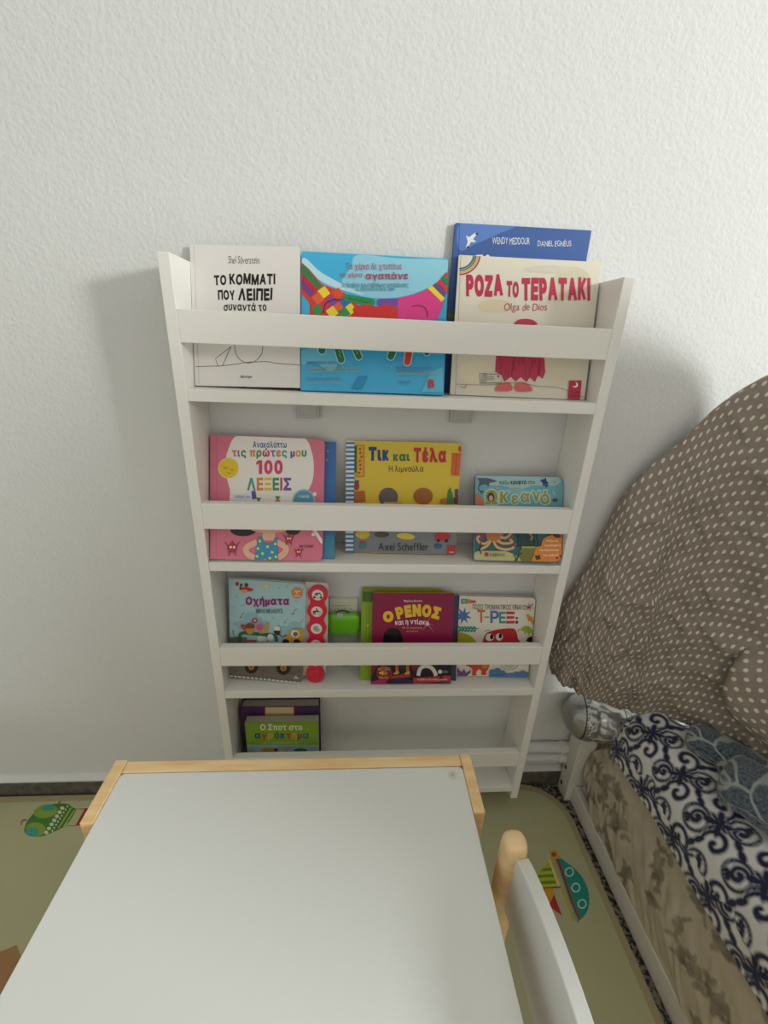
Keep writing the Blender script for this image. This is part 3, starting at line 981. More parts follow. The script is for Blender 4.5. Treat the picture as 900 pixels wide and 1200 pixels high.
# ---- third shelf
def note(A, x, y, s, c='#b8527a'):
    A.ell(x, y, 6 * s, 5 * s, c)
    A.line([(x + 5 * s, y), (x + 12 * s, y - 26 * s)], 3 * s, c)
    A.line([(x + 12 * s, y - 26 * s), (x + 24 * s, y - 30 * s)], 4 * s, c)
def art_ox(A):
    A.sheet(265, 675, 9)
    for x, y, r in ((165, 520, 60), (265, 450, 80), (330, 480, 60), (400, 520, 55), (610, 580, 60), (725, 545, 75), (790, 580, 50)):
        A.ell(x, y, r, r * 0.85, '#93bcc6')
    for x, y in ((85, 335), (178, 310), (555, 130), (498, 448), (735, 270)):
        A.ell(x, y, 9, 9, '#8fb4b8')
    A.rect(20, 650, 220, 1150, '#77716a')
    A.rect(20, 720, 860, 1180, '#77716a')
    A.poly([(355, 118), (400, 100), (430, 92), (450, 108), (475, 122), (410, 130)], '#e0c88a')
    A.ell(215, 145, 75, 22, '#c23a3e', 0.1)
    A.ell(118, 88, 20, 22, '#b8363c')
    A.line([(150, 112), (150, 150)], 14, '#4a3034')
    A.ell(215, 100, 22, 22, '#8a2c30')
    A.ell(162, 100, 15, 15, '#4a3034')
    A.ell(195, 165, 34, 18, '#e0a24a')
    A.ell(750, 183, 60, 60, '#d8844a')
    A.text('Άκου', 722, 152, 782, 174, '#f4e6d8', 0.03)
    A.text('το', 736, 178, 760, 196, '#f4e6d8', 0.03)
    A.text('όχημα', 716, 202, 784, 224, '#f4e6d8', 0.03)
    A.text('Οχήματα', 207, 222, 667, 330, '#93257a', 0.06)
    A.text('ΒΙΒΛΙΟ ΜΕ ΗΧΟΥΣ', 315, 350, 595, 396, '#3a6464', 0.02)
    for x, y, q in ((105, 230, 0.9), (155, 440, 1.6), (90, 510, 1.0), (640, 120, 1.0), (705, 400, 1.7), (618, 490, 1.0), (790, 490, 1.0), (815, 140, 0.7)):
        note(A, x, y, q)
    A.line([(80, 570), (78, 600), (100, 650), (125, 640)], 6, '#3a3a3a', 12)
    A.line([(145, 690), (150, 620), (190, 600), (300, 610), (440, 618), (520, 635), (535, 690)], 32, '#2f6a40', 26)
    A.blob([(158, 515), (185, 512), (215, 550), (205, 575), (170, 555)], '#c83a48', 20)
    A.ell(255, 570, 44, 44, '#c8903a')
    A.blob([(205, 530), (225, 502), (258, 496), (295, 510), (305, 545), (255, 555), (210, 550)], '#7a4c2c', 24)
    A.ell(355, 540, 44, 46, '#d87a94')
    A.ring(355, 540, 26, 28, 6, '#9c3a5c')
    A.ring(355, 540, 12, 12, 6, '#9c3a5c')
    A.ell(306, 470, 30, 26, '#c23a42')
    A.ell(308, 468, 12, 8, '#e8e0d8')
    A.blob([(345, 600), (400, 585), (425, 540), (425, 495), (440, 490), (452, 540), (440, 590), (400, 605)], '#cf9a3c', 24)
    A.rect(200, 672, 325, 700, '#a85a5a')
    A.ell(365, 660, 34, 30, '#e0ddd6')
    A.ell(400, 665, 34, 30, '#d4d0ca')
    A.ell(470, 645, 34, 36, '#e0ddd6')
    A.ell(540, 558, 34, 30, '#e6e0d0')
    A.poly([(505, 570), (576, 575), (568, 612), (545, 622), (510, 600)], '#2f2a2c')
    A.ell(548, 527, 10, 10, '#c8b08a')
    A.line([(560, 615), (600, 640), (640, 620)], 8, '#3a3a3a', 12)
    A.blob([(600, 680), (612, 640), (660, 625), (680, 570), (740, 555), (805, 568), (808, 690), (610, 695)], '#d09a34', 30)
    A.blob([(690, 620), (698, 575), (740, 572), (768, 590), (765, 635), (720, 640)], '#e4e2da', 24)
    A.ell(735, 610, 26, 24, '#6a625c')
    for x in (632, 750):
        A.ell(x, 700, 38, 38, '#2a2827')
    # lower half
    for x, y, r in ((270, 955, 74), (608, 965, 78)):
        A.star(x, y, r, r * 0.88, 14, '#242221')
        A.ell(x, y, r * 0.42, r * 0.42, '#b8863a')
        A.ell(x, y, r * 0.2, r * 0.2, '#8a6428')
    for k in range(17):
        t = k / 16
        x, y = 45 + t * 710, 1050 + t * 66
        A.poly([(x, y - 8), (x + 30, y - 5), (x + 30, y + 9), (x, y + 6)], '#e6e3dc')
    A.poly([(740, 1040), (770, 1078), (712, 1074)], '#d8d4cc')
    A.ring(740, 1066, 9, 6, 4, '#77716a', 12)
    for x, y in ((100, 998), (400, 990), (705, 1022), (775, 990)):
        A.ell(x, y, 16, 8, '#5f5a54')
ox, AO = book('light blue vehicle board book with red sound-button strip, left on the third shelf', (0.0892, 0.0237, Z3, 0.118, -0.052, 0.039),
     0.1396, 0.2076, 0.009, 'board', '#a9ccd1', [(268.1, 678.8), (359.0, 685.1), (269.9, 795.3), (355.0, 800.7)], art_ox, G[2], 0.012)
AO.lim = None
AO.outline = None
# the strip of sound buttons down its right edge
AO.sheet(355, 680, 9.23)
bm_ = MB()
F_ = lambda p, t: (p[0], t, p[1])
pts = [AO.L(p) for p in [(20, 40), (255, 52), (274, 90), (262, 660), (240, 1035), (215, 1065), (0, 1055)]]
bm_.prism(pts, 0.0062, 0.0088, ink('#cfcabf'), F_)
bm_.build('back_board', ox)
RED = mat('glossy_red_plastic', '#d8203f', 0.28)
centers = [(160, 165), (151, 345), (146, 530), (139, 705), (134, 880), (130, 1030)]
LC = [AO.L(p) for p in centers]
rr = 0.0180
sb = MB()
edge_r, edge_l = [], []
dense = smooth_curve(LC, 60)
for c in dense:
    dmin = min(math.hypot(c[0] - q[0], c[1] - q[1]) for q in LC)
    hw = max(math.sqrt(max(rr * rr - dmin * dmin, 0)), 0.0130)
    edge_r.append((c[0] + hw, c[1]))
    edge_l.append((c[0] - hw, c[1]))
arc_t = [(LC[0][0] + rr * math.cos(a), LC[0][1] + rr * math.sin(a)) for a in [math.pi * (1 - k / 14) for k in range(1, 14)]]
arc_b = [(LC[-1][0] + rr * math.cos(a), LC[-1][1] + rr * math.sin(a)) for a in [-math.pi * k / 14 for k in range(1, 14)]]
sb.prism(edge_l[::-1] + arc_t + edge_r + arc_b, 0.0006, 0.0062, RED, F_)
strip = sb.build('sound_strip', ox, 0.0008)
tag(strip, 'scalloped red plastic strip')
for i, c in enumerate(LC):
    mb = MB()
    rb = 0.0105
    white = ink('#e4dfd8')
    if i == 5:
        rb = 0.0125
        for (r0, r1, y0, y1) in ((0.0, 0.008, -0.0022, -0.0024), (0.008, rb, -0.0024, 0.0007)):
            mb.grid(lambda u, v: (c[0] + (r0 + (r1 - r0) * v) * math.cos(2 * math.pi * u), y0 + (y1 - y0) * v * v, c[1] + (r0 + (r1 - r0) * v) * math.sin(2 * math.pi * u)), 28, 5, RED, True)
    else:
        mb.prism([(c[0] + rb * math.cos(2 * math.pi * k / 28), c[1] + rb * math.sin(2 * math.pi * k / 28)) for k in range(28)], -0.0006, 0.0007, white, F_)
        B = Art(mb, [(0, 0), (1, 0), (0, 1), (1, 1)], [(0, 0), (1, 0), (0, 1), (1, 1)], lambda p, d: (c[0] + p[0] * rb, -0.0006 - d, c[1] + p[1] * rb))
        if i == 0:
            B.poly([(-0.62, 0.0), (-0.35, 0.4), (0.3, 0.5), (0.5, 0.3), (0.1, 0.25), (-0.1, -0.1)], '#8a3238')
            B.line([(0.3, 0.45), (0.55, 0.1), (0.6, -0.3)], 0.14, '#33302f')
            B.ell(-0.55, -0.45, 0.22, 0.22, '#2a2828')
            B.ell(0.6, -0.45, 0.2, 0.2, '#2a2828')
            B.rect(-0.35, -0.6, 0.35, -0.5, '#9a9690')
        elif i == 1:
            B.poly([(-0.8, 0.1), (-0.2, 0.2), (0.0, 0.45), (0.4, 0.15), (0.2, -0.05), (-0.2, -0.1), (-0.5, -0.4)], '#8a2c34')
            B.ell(-0.05, 0.5, 0.14, 0.14, '#33302f')
            B.ring(-0.42, -0.35, 0.22, 0.22, 0.12, '#2a2828', 18)
            B.ring(0.5, -0.4, 0.26, 0.26, 0.07, '#6a6662', 18)
            B.line([(0.2, 0.1), (0.8, 0.05)], 0.1, '#6a3034')
        elif i == 2:
            B.blob([(-0.5, 0.4), (-0.1, 0.55), (0.2, 0.3), (0.1, -0.2), (-0.3, -0.4), (-0.55, 0)], '#8fb0bc', 24)
            B.ell(0.15, -0.3, 0.4, 0.28, '#c9a684')
            B.line([(0.2, 0.5), (0.35, 0.0), (0.75, -0.15)], 0.12, '#b07f58')
            B.ell(-0.2, 0.0, 0.16, 0.16, '#5f8aa0')
        else:
            B.rect(-0.5, -0.1, 0.5, 0.3, '#a59c94')
            B.ell(-0.3, -0.2, 0.16, 0.16, '#3a3634')
            B.ell(0.3, -0.2, 0.16, 0.16, '#3a3634')
    mb.build('sound_button', strip)

# green plastic toy with clear lower half, and the booklet behind it
GRN = mat('bright_green_plastic', '#6fc21f', 0.25, coat=0.3)
CLR = node_mat('clear_plastic', lambda nt, b: (b.inputs['Base Color'].__setattr__('default_value', (0.80, 0.84, 0.80, 1)), b.inputs['Transmission Weight'].__setattr__('default_value', 0.75), b.inputs['IOR'].__setattr__('default_value', 1.2)), 0.25)
def art_card(A):
    A.sheet(355, 680, 9.23)
    A.rect(268, 210, 600, 222, '#7a4a4a')
    A.line([(292, 380), (292, 318), (520, 318), (520, 380)], 4, '#4a4a46')
book('cream booklet with a dark red top edge standing behind the green plastic toy', (0.2346, 0.0790, Z3, 0.0, 0.0, 0.0),
     0.0535, 0.1535, 0.004, 'soft', '#d9d8c4', [(385.4, 703.8), (419.8, 703.9), (385.4, 805), (419.8, 805)], art_card, G[2], 0.001, name='booklet')
toy = thing('plastic_toy', (0.2346, 0.0706, Z3), 'bright green plastic toy with a clear lower half, beside the red buttons', 'toy')
tz = lambda z: z - Z3
mb = MB()
def lid(u, v):
    a = 2 * math.pi * v
    x = -0.0315 + 0.063 * u
    e = (1 - abs(2 * u - 1) ** 6) ** 0.5
    k = 0.55 + 0.45 * e
    ca, sa = math.cos(a), math.sin(a)
    zz = math.copysign(abs(sa) ** 0.6, sa) * 0.024 * k
    yy = math.copysign(abs(ca) ** 0.75, ca) * 0.0095 * k
    return (x, yy - 0.0025, 0.1045 + zz)
mb.grid(lid, 25, 33, GRN)
mb.build('lid', toy)
mb = MB()
mb.tube([(-0.031, 0, 0.1045), (0.031, 0, 0.1045)], [0.0052, 0.0052], GRN, 16)
mb.prism([(-0.028, 0.089), (-0.012, 0.094), (0.012, 0.094), (0.030, 0.086), (0.027, 0.082), (-0.027, 0.082)], -0.0098, -0.0085, GRN, F_)
mb.build('hinge_band', toy)
box_part('latch', -0.0125, -0.0005, -0.0105, -0.005, 0.121, 0.131, mat('grey_latch_plastic', '#b8bcb2', 0.3), toy, 0.001)
mb = MB()
mb.grid(lambda u, v: (0.0305 * (1 - 0.35 * max(0, 0.75 - v) / 0.75) * math.cos(2 * math.pi * u), 0.0064 * math.sin(2 * math.pi * u) + 0.001, 0.0002 + 0.088 * v), 32, 16, CLR, True)
mb.add([(0.0198 * math.cos(2 * math.pi * k / 32), 0.0072 * math.sin(2 * math.pi * k / 32) + 0.001, 0.0002) for k in range(32)], [tuple(range(31, -1, -1))], CLR)
mb.build('clear_body', toy)
mb = MB()
mb.tube([(-0.016, -0.002, 0.126), (-0.010, -0.002, 0.132), (0.0, -0.002, 0.1335), (0.008, -0.002, 0.131), (0.013, -0.002, 0.126)], 0.0012, mat('black_plastic', '#222426', 0.4), 8)
mb.build('handle', toy)

def art_green(A):
    A.sheet(410, 670, 3.75)
    A.rect(50, 70, 420, 92, '#8f8a2a')
    A.poly([(55, 92), (415, 92), (415, 136), (55, 136)], '#3f6a20')
    for x in (72, 84):
        A.line([(x + 2, 92), (x - 4, 480)], 2, '#6f8a1e')
    A.text('Ρ', 76, 236, 84, 246, '#d8dcb0', 0.02)
book('tall lime green book with a dark green top, behind the magenta book', (0.3469, 0.0262, Z3, 0.276, 0.0, 0.003),
     0.1558, 0.1835, 0.0055, 'hard', '#8fae26', [(424.2, 690.5), (518.2, 691.3), (421.8, 797.2), (513.8, 796.8)], art_green, G[2], 0.004, page='#c9b24a')
book('narrow navy blue book sandwiched behind the right edge of the magenta book', (0.3825, 0.0224, Z3, 0.276, 0.0, 0.0),
     0.153, 0.170, 0.0032, 'soft', '#3a4066', [(443, 700), (538.5, 700.5), (440, 798.9), (530, 798.2)], lambda A: A.sheet(410, 670, 3.75).rect(455, 250, 478, 480, '#4a3526'), G[2], 0.001)
def art_ren(A):
    A.sheet(425, 685, 7.826)
    A.line([(122, 100), (118, 900)], 3, '#6f0a36')
    A.text('Μαρί-Ιω Θανάτι', 376, 150, 545, 175, '#e8d8d8', 0.02, 0.05)
    A.text('Ο', 186, 252, 282, 354, '#f0c42c', 0.10, 0.02)
    A.text('ΡΕΝΟΣ', 305, 190, 712, 305, '#f0c42c', 0.09, 0.02, arc=0.30)
    A.text('και η ντίσκο', 298, 325, 605, 385, '#f0e8e4', 0.04, 0.04, arc=0.12)
    A.text('Με 16 υπέροχες', 362, 396, 548, 418, '#d8a06a', 0.02)
    A.text('μελωδίες', 398, 428, 508, 446, '#d8a06a', 0.02)
    for a, r in ((0.9, 120), (2.2, 100), (-1.2, 90), (-2.0, 60), (0.2, 60), (3.0, 60)):
        A.poly([(592 + 4 * math.sin(a), 370 - 4 * math.cos(a)), (592 + r * math.cos(a), 370 + r * math.sin(a)), (592 - 4 * math.sin(a), 370 + 4 * math.cos(a))], '#c88a9a')
    A.ell(592, 370, 18, 18, '#e8ccd0')
    A.blob([(188, 525), (195, 460), (230, 420), (275, 408), (330, 420), (356, 470), (358, 560), (188, 560)], '#161013', 30)
    A.sheet(430, 775, 8.18)
    A.rect(40, -60, 830, 260, '#1f1320')
    A.poly([(40, 20), (110, 40), (60, 120), (40, 160)], '#7a2c34')
    A.poly([(420, 40), (520, 40), (470, 100), (430, 90)], '#7a2434')
    A.poly([(45, 200), (200, 165), (180, 236), (45, 240)], '#a82462')
    A.poly([(215, 150), (415, 120), (418, 160), (220, 178)], '#a8303a')
    A.blob([(250, 190), (330, 180), (420, 190), (430, 220), (250, 228)], '#33264a', 24)
    A.ell(355, 70, 40, 30, '#33264a')
    A.ell(165, 118, 78, 72, '#8f1f40')
    A.text('ΜΟΥΣΙΚΟ', 105, 62, 222, 92, '#d8ae3a', 0.02, arc=0.25)
    A.text('ΒΙΒΛΙΟ', 112, 152, 205, 174, '#d8ae3a', 0.02)
    A.poly([(116, 110), (134, 110), (156, 92), (156, 142), (134, 128), (116, 128)], '#f0c83a')
    A.ring(176, 120, 16, 16, 4, '#e8b43a', 18)
    A.ring(178, 120, 7, 8, 4, '#e8b43a', 14)
    for x in (285, 388):
        A.blob([(x - 12, 45), (x + 12, 45), (x + 14, 95), (x - 10, 110)], '#c8642c', 16)
        A.blob([(x - 34, 128), (x - 4, 104), (x + 16, 100), (x + 18, 124), (x - 10, 132)], '#e0a83a', 18)
    A.line([(490, 145), (505, 85), (545, 55), (600, 60), (640, 95), (660, 145)], 36, '#e2ddd6', 26)
    A.cap((700, 106), (765, 106), 26, '#6a6468')
    A.ell(698, 106, 20, 20, '#e0dcd8')
    A.poly([(440, 165), (800, 140), (800, 196), (445, 218)], '#b8363c')
    A.poly([(690, 150), (730, 150), (710, 200)], '#3a1a24')
    A.text('Το βιβλίο που παίζει μουσική', 478, 170, 765, 192, '#ecd8d0', 0.01)
    A.poly([(710, 210), (800, 200), (800, 230), (690, 232)], '#4a5258')
book('magenta music book with yellow title and dark stage at the bottom, third shelf', (0.3686, 0.0133, Z3, 0.276, 0.0, -0.001),
     0.1564, 0.1813, 0.0085, 'board', '#8f1045', [(437.0, 696.3), (532.4, 696.7), (434.7, 802.9), (528.0, 802.0)], art_ren, G[2], 0.001, page='#c8a83a', back='#b89a34')
def art_trex(A):
    A.sheet(528, 690, 8.036)
    A.rect(95, 105, 158, 152, '#5f9a80')
    A.rect(110, 116, 140, 140, '#8fbaa0')
    A.rect(156, 110, 190, 150, '#e0853a')
    A.rect(188, 120, 234, 144, '#c8484a')
    A.star(118, 265, 82, 36, 8, '#4f78b4', 0.25)
    A.line([(72, 395), (140, 388), (200, 384), (262, 382)], 8, '#2f8f84', 12)
    for k in range(6):
        x = 84 + k * 28
        A.ell(x, 376, 19, 9, '#2f8f84', 0.7)
        A.ell(x, 404, 19, 9, '#2f8f84', -0.7)
    A.blob([(60, 430), (110, 425), (170, 445), (215, 480), (230, 520), (60, 520)], '#b4ae2c', 24)
    A.text('ΠΟΣΟ ΤΡΟΜΑΚΤΙΚΟΣ ΕΙΝΑΙ Ο', 205, 158, 700, 206, '#3a3634', 0.0, 0.06)
    A.text('Τ', 250, 208, 322, 328, '#dd6a34', 0.03)
    A.rect(316, 270, 362, 282, '#a8a834')
    A.text('Ρ', 372, 216, 452, 332, '#4f78b4', 0.03)
    A.text('Ε', 455, 226, 515, 334, '#3f9a8c', 0.03)
    A.text('Ξ', 520, 224, 600, 336, '#cf3550', 0.05)
    A.text(';', 606, 276, 634, 340, '#5a2f5a', 0.03)
    A.blob([(306, 500), (320, 445), (370, 410), (470, 388), (580, 382), (615, 410), (628, 470), (630, 530), (306, 530)], '#c22f3a', 40)
    A.ell(365, 465, 42, 34, '#f0ebe2')
    A.ell(455, 462, 34, 34, '#f0ebe2')
    A.ell(385, 460, 16, 24, '#1c1a1c')
    A.ell(465, 452, 15, 22, '#1c1a1c')
    A.line([(318, 412), (340, 398), (365, 400)], 4, '#3a3634', 8)
    A.line([(340, 440), (320, 480)], 4, '#5a2424')
    A.blob([(708, 255), (735, 248), (742, 268), (765, 275), (770, 300), (785, 310), (782, 345), (762, 340), (750, 318), (728, 312), (724, 285)], '#e09034', 30)
    A.blob([(665, 385), (690, 362), (730, 362), (758, 385), (768, 410), (745, 430), (715, 425), (700, 408), (668, 402)], '#9ab82c', 30)
    A.line([(700, 405), (690, 432)], 6, '#7f9a24')
    A.line([(735, 425), (730, 452)], 6, '#7f9a24')
    A.line([(665, 395), (640, 392), (632, 405), (640, 414)], 5, '#c24a5a', 8)
    for a in range(6):
        A.line([(738 + 40 * math.cos(a * 1.05 + 0.3), 182 + 36 * math.sin(a * 1.05 + 0.3)), (738, 182)], 5, '#3f5f8a')
    A.line([(706, 208), (770, 152)], 6, '#b8323f')
    A.ell(728, 185, 14, 12, '#c23a4a')
    A.blob([(712, 500), (730, 466), (760, 456), (790, 466), (795, 510)], '#1c1a1c', 20)
    A.poly([(782, 358), (800, 352), (796, 460), (776, 452)], '#3f8a80')
    # below the rail
    A.blob([(130, 715), (250, 700), (355, 705), (350, 760), (330, 790), (335, 815), (285, 815), (290, 780), (260, 765), (235, 800), (245, 818), (200, 818), (205, 780), (190, 750)], '#d0492f', 40)
    A.ell(320, 735, 28, 22, '#df8038')
    for x, y in ((70, 745), (125, 755), (180, 765)):
        A.poly([(62, 826), (x - 8, y + 20), (x, y), (x + 8, y + 25), (150, 826)], '#7a4a86')
    for x, y, r in ((390, 790, 30), (440, 780, 32), (485, 800, 30), (545, 825, 28), (620, 815, 34), (675, 805, 34), (710, 815, 28), (590, 830, 24)):
        A.ell(x, y, r, r * 0.85, '#4f7fae')
    A.rect(358, 800, 730, 850, '#4f7fae')
    A.rect(385, 812, 492, 818, '#2c4a6a')
    for k in range(11):
        a = math.pi * k / 10
        A.ell(550 + 80 * math.cos(a), 712 + 55 * math.sin(a), 6, 5, '#8a7a78')
    A.text('άνοιξε και', 505, 722, 600, 738, '#6a6260', 0.0)
    A.text('ψάξε', 525, 742, 575, 756, '#6a6260', 0.0)
book('cream board book with a red dinosaur head, right end of the third shelf', (0.5328, 0.0313, Z3, 0.204, -0.049, -0.004),
     0.1488, 0.1682, 0.0125, 'board', '#e9e3d4', [(538.6, 699.7), (627.7, 702.2), (532.3, 792.7), (618.3, 794.8)], art_trex, G[2], 0.008, page='#cfc9b8')

# ---- bottom shelf
def art_pur(A):
    A.sheet(240, 800, 4.5)
    A.rect(312, 120, 321, 184, '#b32a2e')
    A.rect(467, 120, 476, 184, '#b32a2e')
    A.rect(320, 120, 468, 183, '#dbc79a')
    A.text('ΒΑΣΙΛΗΣ ΠΑΡΑΜΥΘΙΑ', 328, 163, 460, 172, '#6a5a34', 0.0)
book('dark purple hardback with a cream label behind the green book, bottom shelf', (0.1037, 0.0489, Z4, 0.03, 0.0, 0.0),
     0.1637, 0.1814, 0.026, 'hard', '#4a2a60', [(280.8, 829.4), (374.0, 828.3), (288.1, 904.5), (375.3, 902.6)], art_pur, G[3], 0.001, page='#a9a196')
def art_spot(A):
    A.sheet(240, 800, 4.5)
    A.rect(200, 329, 620, 520, '#a5c0c8')
    A.text('Ο Σποτ στο', 293, 221, 514, 252, '#eceadc', 0.03)
    A.text('αγρόκτημα', 262, 258, 549, 305, ['#2f4f7f', '#b8402f', '#c8a53a', '#3f6a3a', '#2f4f8f', '#b8402f', '#c8a53a', '#7a3a6a', '#3f5f8f'], 0.05)
    A.text('με κινούμενες εικόνες', 310, 310, 496, 326, '#d3cf9c', 0.0)
    A.ell(335, 358, 36, 12, '#d69a3a')
    A.ell(375, 356, 10, 8, '#3a3430')
    A.ell(405, 357, 16, 10, '#d8c89a')
    A.ell(505, 358, 34, 11, '#3a6a4a')
    A.ell(280, 354, 20, 6, '#c8d4d4')
book('green board book with colourful letters in front of the purple hardback, bottom shelf', (0.1103, 0.0280, Z4, 0.03, 0.0, 0.0),
     0.1489, 0.1627, 0.018, 'board', '#7fa32a', [(286.7, 847.3), (372.7, 846.0), (293.0, 914.8), (373.9, 913.0)], art_spot, G[3], 0.002, page='#b5aea2')

# ================================================================== TABLE
TZ = 0.4544
table = thing('kids_table', (0.18, -0.5, 0.0112), 'white topped low pine table in the foreground', 'table')
tx, ty, tz0 = 0.18, -0.5, 0.0112
def tp(name, x0, x1, y0, y1, z0, z1, m, parent=table, bevel=0.0015):
    return box_part(name, x0 - tx, x1 - tx, y0 - ty, y1 - ty, z0 - tz0, z1 - tz0, m, parent, bevel)
XL, XR, YB, YF = -0.0475, 0.4085, -0.2035, -0.80
mb = MB()
r = 0.006
ol = []
for cx, cy, a0 in ((XR - r, YB - 0.0175 - r, 0), (XL + r, YB - 0.0175 - r, 90), (XL + r, YF + 0.0175 + r, 180), (XR - r, YF + 0.0175 + r, 270)):
    for k in range(7):
        a = math.radians(a0 + 15 * k)
        ol.append((cx - tx + r * math.cos(a), cy - ty + r * math.sin(a)))
mb.prism(ol, TZ - 0.010 - tz0, TZ - 0.0006 - tz0, TOPW, lambda p, t: (p[0], p[1], t))
ttop = mb.build('tabletop', table, 0.0008)
for y0, y1 in ((YB - 0.0165, YB), (YF, YF + 0.0165)):
    tp('end_rail', XL, XR, y0, y1, TZ - 0.05, TZ, PINE)
for x0, x1 in ((XL - 0.0165, XL - 0.0005), (XR + 0.0005, XR + 0.0155)):
    for y0, y1 in ((YB - 0.081, YB + 0.002), (YF - 0.002, YF + 0.081)):
        tp('leg', x0, x1, y0, y1, tz0, TZ + 0.0005, PINE)
for x0, x1 in ((XL + 0.012, XL + 0.028), (XR - 0.028, XR - 0.012)):
    tp('side_rail', x0, x1, YF + 0.018, YB - 0.018, TZ - 0.06, TZ - 0.0105, PINE)
mb = MB()
cx, cy = 0.3925 - tx, -0.2335 - ty
mb.prism([(cx + 0.0058 * math.cos(2 * math.pi * k / 24), cy + 0.0058 * math.sin(2 * math.pi * k / 24)) for k in range(24)], TZ - 0.0007 - tz0, TZ + 0.0002 - tz0, mat('ivory_plug', '#d3cfc2', 0.4), lambda p, t: (p[0], p[1], t))
mb.prism([(cx + 0.0022 * math.cos(2 * math.pi * k / 12), cy + 0.0022 * math.sin(2 * math.pi * k / 12)) for k in range(12)], TZ + 0.0001 - tz0, TZ + 0.0004 - tz0, mat('plug_dimple', '#b5b0a2', 0.5), lambda p, t: (p[0], p[1], t))
mb.build('screw_cover', table)

# ================================================================== CHAIR
CX, CYa, CYb = 0.4385, -0.338, -0.605
chair = thing('kids_chair', (CX, (CYa + CYb) / 2, 0.0106), 'small white and pine chair pushed in at the right side of the table', 'chair')
ccy = (CYa + CYb) / 2
HB = 0.492 - 0.0106
def post(y, name):
    mb = MB()
    w, d = 0.0138, 0.0135
    ol = [(-w, 0.0), (w, 0.0)] + [(w * math.cos(a), HB - 0.0125 + 0.0125 * math.sin(a)) for a in [math.pi * k / 12 for k in range(13)]]
    # rounded in both directions: a turned-over round top
    n = 20
    prof = []
    for k in range(n):
        a = 2 * math.pi * k / n
        prof.append((w * math.copysign(abs(math.cos(a)) ** 0.75, math.cos(a)), d * math.copysign(abs(math.sin(a)) ** 0.75, math.sin(a))))
    zs = [0, 0.1, 0.2, 0.3, HB - 0.022] + [HB - 0.022 + 0.022 * math.sin(math.pi / 2 * q / 7) for q in range(1, 8)]
    sc = [1] * 5 + [max(0.02, (1 - (q / 7) ** 3.2)) ** 0.5 for q in range(1, 8)]
    rings = [[(px * s_, y - ccy + py * s_, z) for px, py in prof] for z, s_ in zip(zs, sc)]
    v = [p for rg in rings for p in rg]
    f = []
    for i in range(len(zs) - 1):
        for k in range(n):
            k2 = (k + 1) % n
            f.append((i * n + k, i * n + k2, (i + 1) * n + k2, (i + 1) * n + k))
    mb.add(v, f, PINE, True)
    mb.add(rings[-1], [tuple(range(n))], PINE)
    mb.add(rings[0], [tuple(range(n - 1, -1, -1))], PINE)
    return mb.build(name, chair)
post(CYa, 'leg')
post(CYb, 'leg')
mb = MB()
bl = []
N = 24
for k in range(N + 1):
    t = k / N
    y = CYa - 0.0112 + (CYb - CYa + 0.0224) * t
    bl.append((y - ccy, 0.478 + 0.026 * math.sin(math.pi * t) ** 0.8 - 0.0106))
bl += [(CYb + 0.0112 - ccy, 0.388 - 0.0106), (CYa - 0.0112 - ccy, 0.388 - 0.0106)]
mb.prism(bl, -0.002, 0.0125, TOPW, lambda p, t: (t, p[0], p[1]))
mb.build('backrest', chair, 0.0012)
for y0, y1 in ((CYa - 0.03, CYa - 0.005), (CYb + 0.005, CYb + 0.03)):
    box_part('leg', -0.262, -0.244, y0 - ccy, y1 - ccy, 0, 0.255, PINE, chair)
    box_part('side_rail', -0.244, -0.0125, (y0 + y1) / 2 - 0.006 - ccy, (y0 + y1) / 2 + 0.006 - ccy, 0.215, 0.255, PINE, chair)
box_part('seat', -0.262, -0.014, CYb + 0.012 - ccy, CYa - 0.012 - ccy, 0.2552, 0.268, TOPW, chair, 0.002)

# ================================================================== BED
bed = thing('bed_frame', (0.76, 0.03, 0.0), 'low white bed frame with a bolted corner post against the wall', 'bed')
bx, by = 0.76, 0.03
def bp(name, x0, x1, y0, y1, z0, z1, m=BEDW, bevel=0.002):
    return box_part(name, x0 - bx, x1 - bx, y0 - by, y1 - by, z0, z1, m, bed, bevel)
hp = bp('headboard_post', 0.760, 0.800, 0.031, 0.0695, 0, 0.205)
bp('headboard', 0.8005, 1.66, 0.048, 0.0695, 0.02, 0.20)
bp('side_rail', 0.7735, 0.7880, -1.9, 0.0305, 0.002, 0.052)
bp('bed_slats', 0.791, 1.66, -1.9, 0.0305, 0.02, 0.05)
BOLT = mat('dark_bolt_hole', '#3a332c', 0.6)
for z in (0.0800, 0.0285):
    mb = MB()
    yc = 0.0575
    ri = [(yc - by + 0.0042 * math.cos(2 * math.pi * k / 18), z + 0.0062 * math.sin(2 * math.pi * k / 18)) for k in range(18)]
    mb.prism(ri, -0.0006, 0.004, BOLT, lambda p, t: (t, p[0], p[1]))
    ri2 = [(yc - by + 0.002 * math.cos(2 * math.pi * k / 8), z + 0.003 * math.sin(2 * math.pi * k / 8)) for k in range(8)]
    mb.prism(ri2, -0.0009, 0.002, mat('bolt_steel', '#5a544c', 0.4, 0.6), lambda p, t: (t, p[0], p[1]))
    tag(mb.build('bolt', bed), 'dark recessed bolt')

